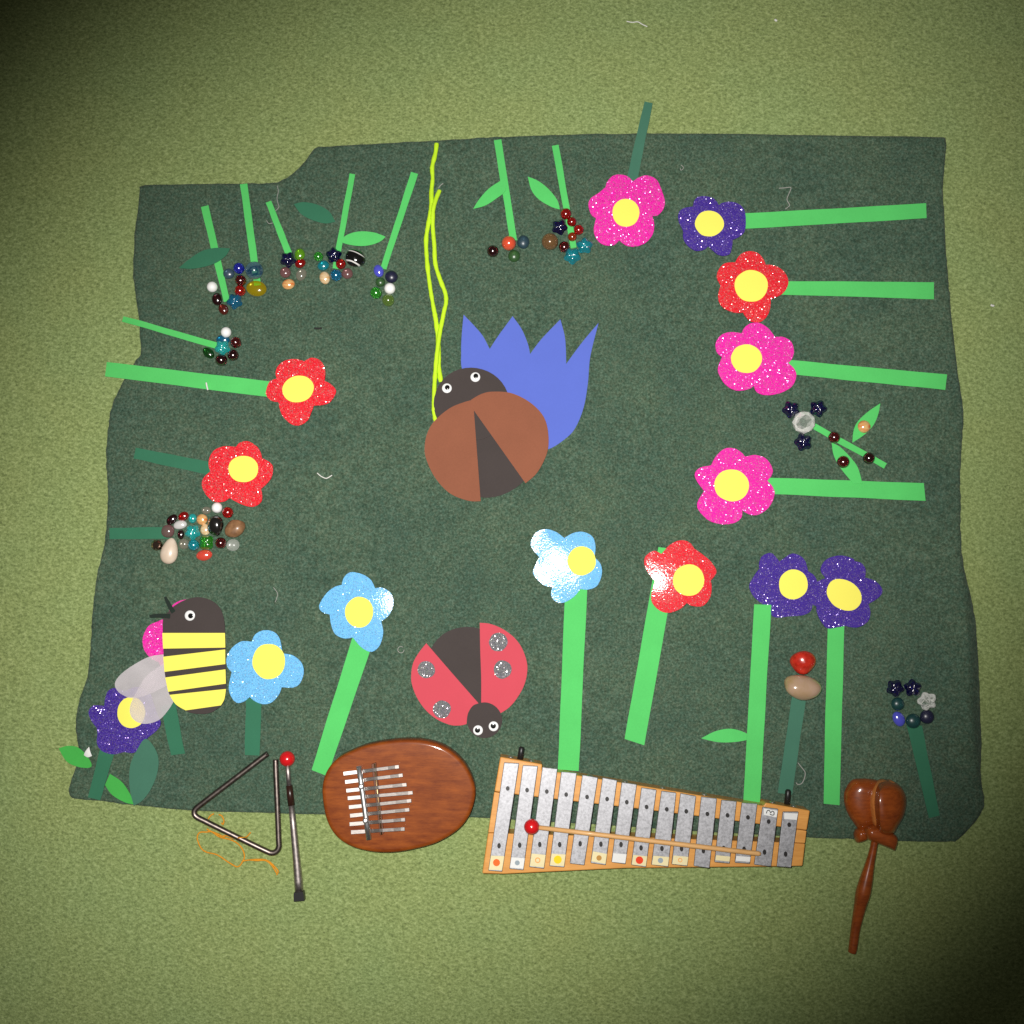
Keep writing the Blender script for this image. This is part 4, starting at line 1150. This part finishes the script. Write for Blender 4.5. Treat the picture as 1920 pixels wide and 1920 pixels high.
bars = [GA([(320,290),(485,300),(300,1482),(148,1470)]), GA([(525,320),(690,330),(532,1465),(378,1450)]), GA([(738,340),(905,360),(757,1450),(595,1430)]),
        GA([(945,390),(1115,405),(977,1435),(815,1420)]), GA([(1175,425),(1345,455),(1197,1412),(1038,1392)]), GA([(1395,455),(1555,485),(1430,1410),(1265,1388)]),
        GA([(1605,505),(1770,530),(1645,1400),(1493,1378)]), GA([(1820,565),(1985,588),(1870,1432),(1708,1408)]),
        GB([(228,470),(385,490),(300,1275),(120,1252)]), GB([(430,495),(595,525),(502,1268),(335,1247)]), GB([(650,530),(815,550),(737,1288),(570,1265)]),
        GB([(865,565),(1025,580),(950,1240),(790,1225)]), GB([(1080,595),(1245,605),(1165,1242),(1005,1230)]), GB([(1300,640),(1465,660),(1390,1272),(1210,1250)]), GB([(1515,690),(1680,690),(1602,1282),(1450,1270)])]
def onbar(b_, u, v):
    """u across 0..1, v along 0..1 from the upper end"""
    x = (b_[0][0] * (1 - u) + b_[1][0] * u) * (1 - v) + (b_[3][0] * (1 - u) + b_[2][0] * u) * v
    y = (b_[0][1] * (1 - u) + b_[1][1] * u) * (1 - v) + (b_[3][1] * (1 - u) + b_[2][1] * u) * v
    return (x, y)
def dot(name, pxy, r_px, z0, z1, m, parent, ry=1.0):
    q = P(pxy[0], pxy[1], z1); r = r_px * S(pxy[0], pxy[1], z1)
    ring = [Vector((q.x + r * math.cos(a), q.y + r * ry * math.sin(a), 0)) for a in [2 * math.pi * i / 20 for i in range(20)]]
    return puck(name, ring, [(0, z0), (0, z1)], m, parent)
DC = {'orange': card('orange_dot', (0.85, 0.16, 0.03)), 'grey': card('grey_blue_dot', (0.32, 0.38, 0.42)), 'yellow': card('yellow_dot', (0.88, 0.66, 0.02)),
      'brown': card('brown_dot', (0.52, 0.27, 0.07)), 'red': card('red_dot', (0.82, 0.06, 0.02)), 'ring': card('pale_orange_dot', (0.85, 0.42, 0.14))}
stick = {0: ('cream', 'orange', 6.6, .855), 1: ('whitest', 'grey', 4.6, .885), 2: ('cream', 'ring', 5.2, .86), 3: ('cream', 'yellow', 7.6, .862), 5: ('cream', 'brown', 5.0, .868),
         6: ('whitest', None, 0, .875), 7: ('cream', 'red', 7.0, .86), 8: ('cream', 'grey', 5.0, .865), 9: ('cream', 'ring', 4.2, .865), 11: ('cream', None, 0, .885), 12: ('whitest', None, 0, .885)}
for i, b_ in enumerate(bars):
    bar = prism('bar', b_, BZ0, BZ1, MT['bar'], gl, bevel=0.0006)
    dot('pin', onbar(b_, 0.5, 0.235), 3.5, BZ1, BZ1 + 0.0009, MT['pin'], bar, 1.2)
    dot('pin', onbar(b_, 0.5, 0.765), 3.3, BZ1, BZ1 + 0.0009, MT['pin'], bar, 1.5)
    for du in (-0.09, 0.07):
        prism('stamped_mark', [onbar(b_, 0.52 + du, 0.535), onbar(b_, 0.56 + du, 0.535), onbar(b_, 0.50 + du, 0.575), onbar(b_, 0.46 + du, 0.575)], BZ1 + 0.00005, BZ1 + 0.00016, MT['stamp'], bar)
    if i in stick:
        sm_, dc, r, v0 = stick[i]
        v1 = 0.985 if i < 11 else 0.965
        tl_ = random.uniform(-0.01, 0.012)
        prism('sticker', [onbar(b_, 0.04, v0 + tl_), onbar(b_, 0.98, v0), onbar(b_, 0.97, v1), onbar(b_, 0.03, v1 + tl_)], BZ1 + 0.0001, BZ1 + 0.0004, MT[sm_], bar)
        if dc:
            dot('coloured_dot', onbar(b_, 0.5, (v0 + v1) / 2), r, BZ1 + 0.0004, BZ1 + 0.0006, DC[dc], bar)
            if dc == 'ring':
                dot('dot_middle', onbar(b_, 0.5, (v0 + v1) / 2), r * 0.6, BZ1 + 0.0006, BZ1 + 0.0008, MT['cream'], bar)
    if i >= 13:
        st = prism('sticker', [onbar(b_, 0.08, 0.02), onbar(b_, 0.97, 0.03), onbar(b_, 0.95, 0.145), onbar(b_, 0.12, 0.13)], BZ1 + 0.0001, BZ1 + 0.0004, MT['whitest'], bar)
        if i == 14: continue
        sg = [onbar(b_, u, v) for u, v in ((0.28, 0.10), (0.32, 0.05), (0.45, 0.045), (0.55, 0.08), (0.62, 0.05), (0.74, 0.06), (0.76, 0.11), (0.6, 0.115), (0.5, 0.10))]
        tube('squiggle', smooth_open([P(x, y, BZ1 + 0.0005) for x, y in sg], 4), 0.00045, MT['pin'], bar, nseg=5)
# black pegs and screw heads on the far side of the frame
for (x0, y0, x1, y1) in ((978.5, 1400, 975, 1424), (1478, 1480, 1475.5, 1508)):
    a = P(x0, y0, 0.020); b_ = P(x1, y1, 0.020)
    tube('peg', [a, a.lerp(b_, 0.12), b_], [0.0018, 0.0030, 0.0030], MT['blackrub'], gl, nseg=12)
MT['screwhead'] = metal('nickel_screw', (0.8, 0.78, 0.74), 0.35)
def wall_screw(p, q, t):
    """half round screw head on the far wall of the frame, between two upper corners"""
    a, b_ = P(*p, HT), P(*q, HT)
    c_ = a.lerp(b_, t); d = (b_ - a).normalized(); nrm = Vector((-d.y, d.x, 0))
    c_.z = HT * 0.62
    V = []; F = []
    for k_, (rr, dd) in enumerate(((0.0032, 0.0), (0.0030, 0.0007), (0.0018, 0.0013))):
        for i in range(14):
            a_ = 2 * math.pi * i / 14
            V.append(c_ + d * rr * math.cos(a_) + Vector((0, 0, rr * math.sin(a_))) + nrm * dd)
    for k_ in range(2):
        for i in range(14):
            j = (i + 1) % 14
            F.append((k_ * 14 + i, k_ * 14 + j, k_ * 14 + 14 + j, k_ * 14 + 14 + i))
    F.append(tuple(range(28, 42)))
    mk('screw', V, F, MT['screwhead'], gl, smooth=True)
wall_screw((938, 1419), (1017, 1433), 0.25); wall_screw((938, 1419), (1017, 1433), 0.74)
for t in (0.22, 0.38, 0.55, 0.74): wall_screw((1016, 1443), (1432, 1511), t)
wall_screw((1436, 1505), (1519, 1520), 0.2); wall_screw((1436, 1505), (1519, 1520), 0.68)

# mallet lying on the bars
MZ = BZ1 + 0.0050
a = P(997, 1550, BZ1 + 0.0086); b_ = P(1426, 1601, BZ1 + 0.0042)
ml = empty('mallet', (a.x, a.y, BZ1), 'wooden mallet with a red ball head lying on the metal bars', 'mallet')
sphere('head', a, 14.6 * S(997, 1550, 0.04), MT['redball'], ml)
MT['stick'] = wood('pale_beech', (0.62, 0.33, 0.12), (0.78, 0.46, 0.19), 0.12, 0.5, 0.1, 60)
tube('handle', [a.lerp(b_, t) for t in (0.02, 0.3, 0.6, 0.99, 1.0)], [0.0023, 0.0024, 0.0025, 0.0025, 0.0018], MT['stick'], ml, nseg=14)

# ------------------------------------------------------------------ castanet clapper
MT['cast'] = wood('glossy_red_brown_wood', (0.13, 0.020, 0.003), (0.40, 0.088, 0.012), 1.3, 0.4, 1.0, 50, 0.15, fig=0.5, spec=0.25)
MT['castrim'] = wood('pale_wood_rim', (0.42, 0.125, 0.025), (0.62, 0.22, 0.055), 1.3, 0.35, 0.4, 40)
c = P(1640, 1600, 0)
ca = empty('castanet_clapper', (c.x, c.y, 0.0), 'glossy brown wooden castanet clapper with a turned handle, at the lower right', 'castanet')
def shell(name, px_pts, m, z0, h, peak, p=0.55):
    """bulging wooden shell: outline at z0, rising to a rounded crown near peak"""
    pts = smooth_closed(RC(px_pts), 6)
    ol_ = [P(x, y, z0 + h * 0.3) for x, y in pts]
    n_ = len(ol_)
    ra, rb = [P(*q_, z0 + h) for q_ in RC(list(peak))]; ab = rb - ra
    def anchor(q):
        t_ = max(0.0, min(1.0, (q - ra).dot(ab) / max(ab.length_squared, 1e-9)))
        return ra + ab * t_
    rr = (0.18, 0.36, 0.52, 0.66, 0.78, 0.87, 0.94, 0.98, 1.0)
    mid = (ra + rb) / 2
    V = [Vector((mid.x, mid.y, z0 + h))]; F = []
    for t in rr:
        for q in ol_:
            k_ = anchor(q); v = Vector((k_.x, k_.y, 0)).lerp(Vector((q.x, q.y, 0)), t)
            V.append(Vector((v.x, v.y, z0 + h * (max(0.0, 1 - t ** 2.2) ** p))))
    for i in range(n_): F.append((0, 1 + i, 1 + (i + 1) % n_))
    for j in range(len(rr) - 1):
        for i in range(n_):
            i2 = (i + 1) % n_
            F.append((1 + j * n_ + i, 1 + (j + 1) * n_ + i, 1 + (j + 1) * n_ + i2, 1 + j * n_ + i2))
    b0 = 1 + (len(rr) - 1) * n_; w = len(V)
    for i in range(n_): V.append(Vector((V[b0 + i].x, V[b0 + i].y, z0 - 0.004)))
    for i in range(n_):
        i2 = (i + 1) % n_
        F.append((b0 + i, w + i, w + i2, b0 + i2))
    F.append(tuple(range(w, w + n_)))
    return mk(name, V, F, m, ca, smooth=True)
kc = .19784 * S(1640, 1600, 0.012)
hp = [(290,1850),(300,1800),(325,1620),(365,1420),(392,1300),(420,1180),(455,1030),(485,900),(505,800),(520,700)]
hw = [76, 84, 90, 116, 140, 128, 92, 72, 66, 66]
hz = [0.0085, 0.0088, 0.0092, 0.0115, 0.0140, 0.0145, 0.0150, 0.0155, 0.0160, 0.0165]
sp = smooth_open([Vector((P(*RC([p_])[0], z_).x, P(*RC([p_])[0], z_).y, z_)) for p_, z_ in zip(hp, hz)], 5)
wsm = [v.x for v in smooth_open([Vector((w, 0, 0)) for w in hw], 5)]
tube('handle', sp, [w * kc / 2 for w in wsm], MT['cast'], ca, nseg=18)
shell('shell', [(390,204),(300,220),(238,305),(222,400),(250,520),(305,615),(365,690),(440,700),(520,640),(560,450),(562,245),(480,209)], MT['cast'], 0.004, 0.0135, ((430, 330), (430, 480)), 0.5)
shell('ear', [(345,680),(316,725),(325,785),(352,815),(440,785),(470,720),(420,670)], MT['cast'], 0.006, 0.010, ((390, 735), (390, 745)), 0.5)
shell('paddle', [(560,222),(500,262),(462,330),(447,430),(462,540),(490,640),(560,700),(650,600),(760,400),(700,240),(620,215)], MT['castrim'], 0.008, 0.017, ((590, 440), (590, 460)), 0.22)
shell('shell', [(585,228),(650,222),(735,250),(800,320),(829,420),(805,550),(748,655),(700,735),(620,760),(540,720),(508,600),(488,440),(505,320),(540,255)], MT['cast'], 0.010, 0.026, ((545, 340), (560, 610)), 0.62)
shell('collar', [(430,660),(520,640),(620,690),(706,735),(724,800),(695,888,1),(565,832),(480,800),(430,770),(412,715)], MT['cast'], 0.012, 0.013, ((500, 725), (620, 770)), 0.3)

# ------------------------------------------------------------------ lint, threads and crumbs
def thread(pts, r, lab, m='lint', on_mat=True, z0=None, name='thread'):
    w = []
    for x, y in pts:
        q = P(x, y, MAT_T); b0 = surf(q.x, q.y) if on_mat else 0.001
        w.append(Vector((q.x, q.y, b0 + r + (z0 or 0.0003))))
    o = tube(name, smooth_open(w, 5), r, MT[m], nseg=5)
    return tag(o, lab, 'lint', 'stray threads and lint')
thread([(1175, 39), (1186, 41), (1196, 40), (1205, 45), (1214, 49)], 0.0006, 'pale thread lying on the carpet near the top edge', on_mat=False)
thread([(1453, 36), (1455, 38), (1457, 38)], 0.0012, 'white speck on the carpet near the top right', on_mat=False, name='lint_speck')
thread([(1858, 571), (1861, 573), (1864, 573)], 0.0012, 'white speck on the carpet right of the mat', on_mat=False, name='lint_speck')
thread([(595, 887), (602, 893), (611, 897), (617, 895), (623, 891)], 0.0006, 'curved white thread right of the lower left red flower')
thread([(389, 719), (390, 725), (392, 733)], 0.0010, 'white sliver across the wide stem on the left', z0=0.0022)
thread(R1([(1362,478),(1372,520),(1362,570),(1368,610),(1376,640),(1350,668)]), 0.0004, 'pale wavy thread beside the shortest stem', 'lintgrey')
thread(R1([(1282,738),(1300,762),(1330,758)]), 0.0004, 'short pale hair left of the shortest stem', 'lintgrey')
thread(R3([(1440,695),(1485,692),(1530,690),(1515,735),(1500,780),(1520,820),(1505,838),(1488,850)]), 0.0005, 'zigzag pale thread above the top right purple stem', 'lintgrey')
thread(R3([(705,522),(722,535),(720,552),(706,560),(700,545)]), 0.0004, 'tiny loop of thread right of the top pink flower', 'lintgrey')
thread(RB([(1625,82),(1655,125),(1648,160),(1638,188)]), 0.0004, 'pale hair between the bee and the blue flower', 'lintgrey')
thread(RM([(458,1198),(490,1240),(522,1285),(515,1340),(490,1385),(455,1392),(440,1375)]), 0.0005, 'hooked pale thread beside the lower right dark stem', 'lintgrey')
thread([(590, 616), (597, 617), (604, 616)], 0.0011, 'dark bit of fluff on the felt below the top left beads', 'dirt', name='lint_speck')
thread([(752 + 6 * math.cos(a), 1218 + 6 * math.sin(a)) for a in [i * 0.9 for i in range(7)]], 0.0004, 'faint pale ring of lint left of the red ladybird', 'lintgrey')
thread(R2([(730,500),(742,480),(752,472),(765,462)]), 0.0005, 'frayed thread at the end of the lower lime cord', 'lintgrey', z0=0.002)
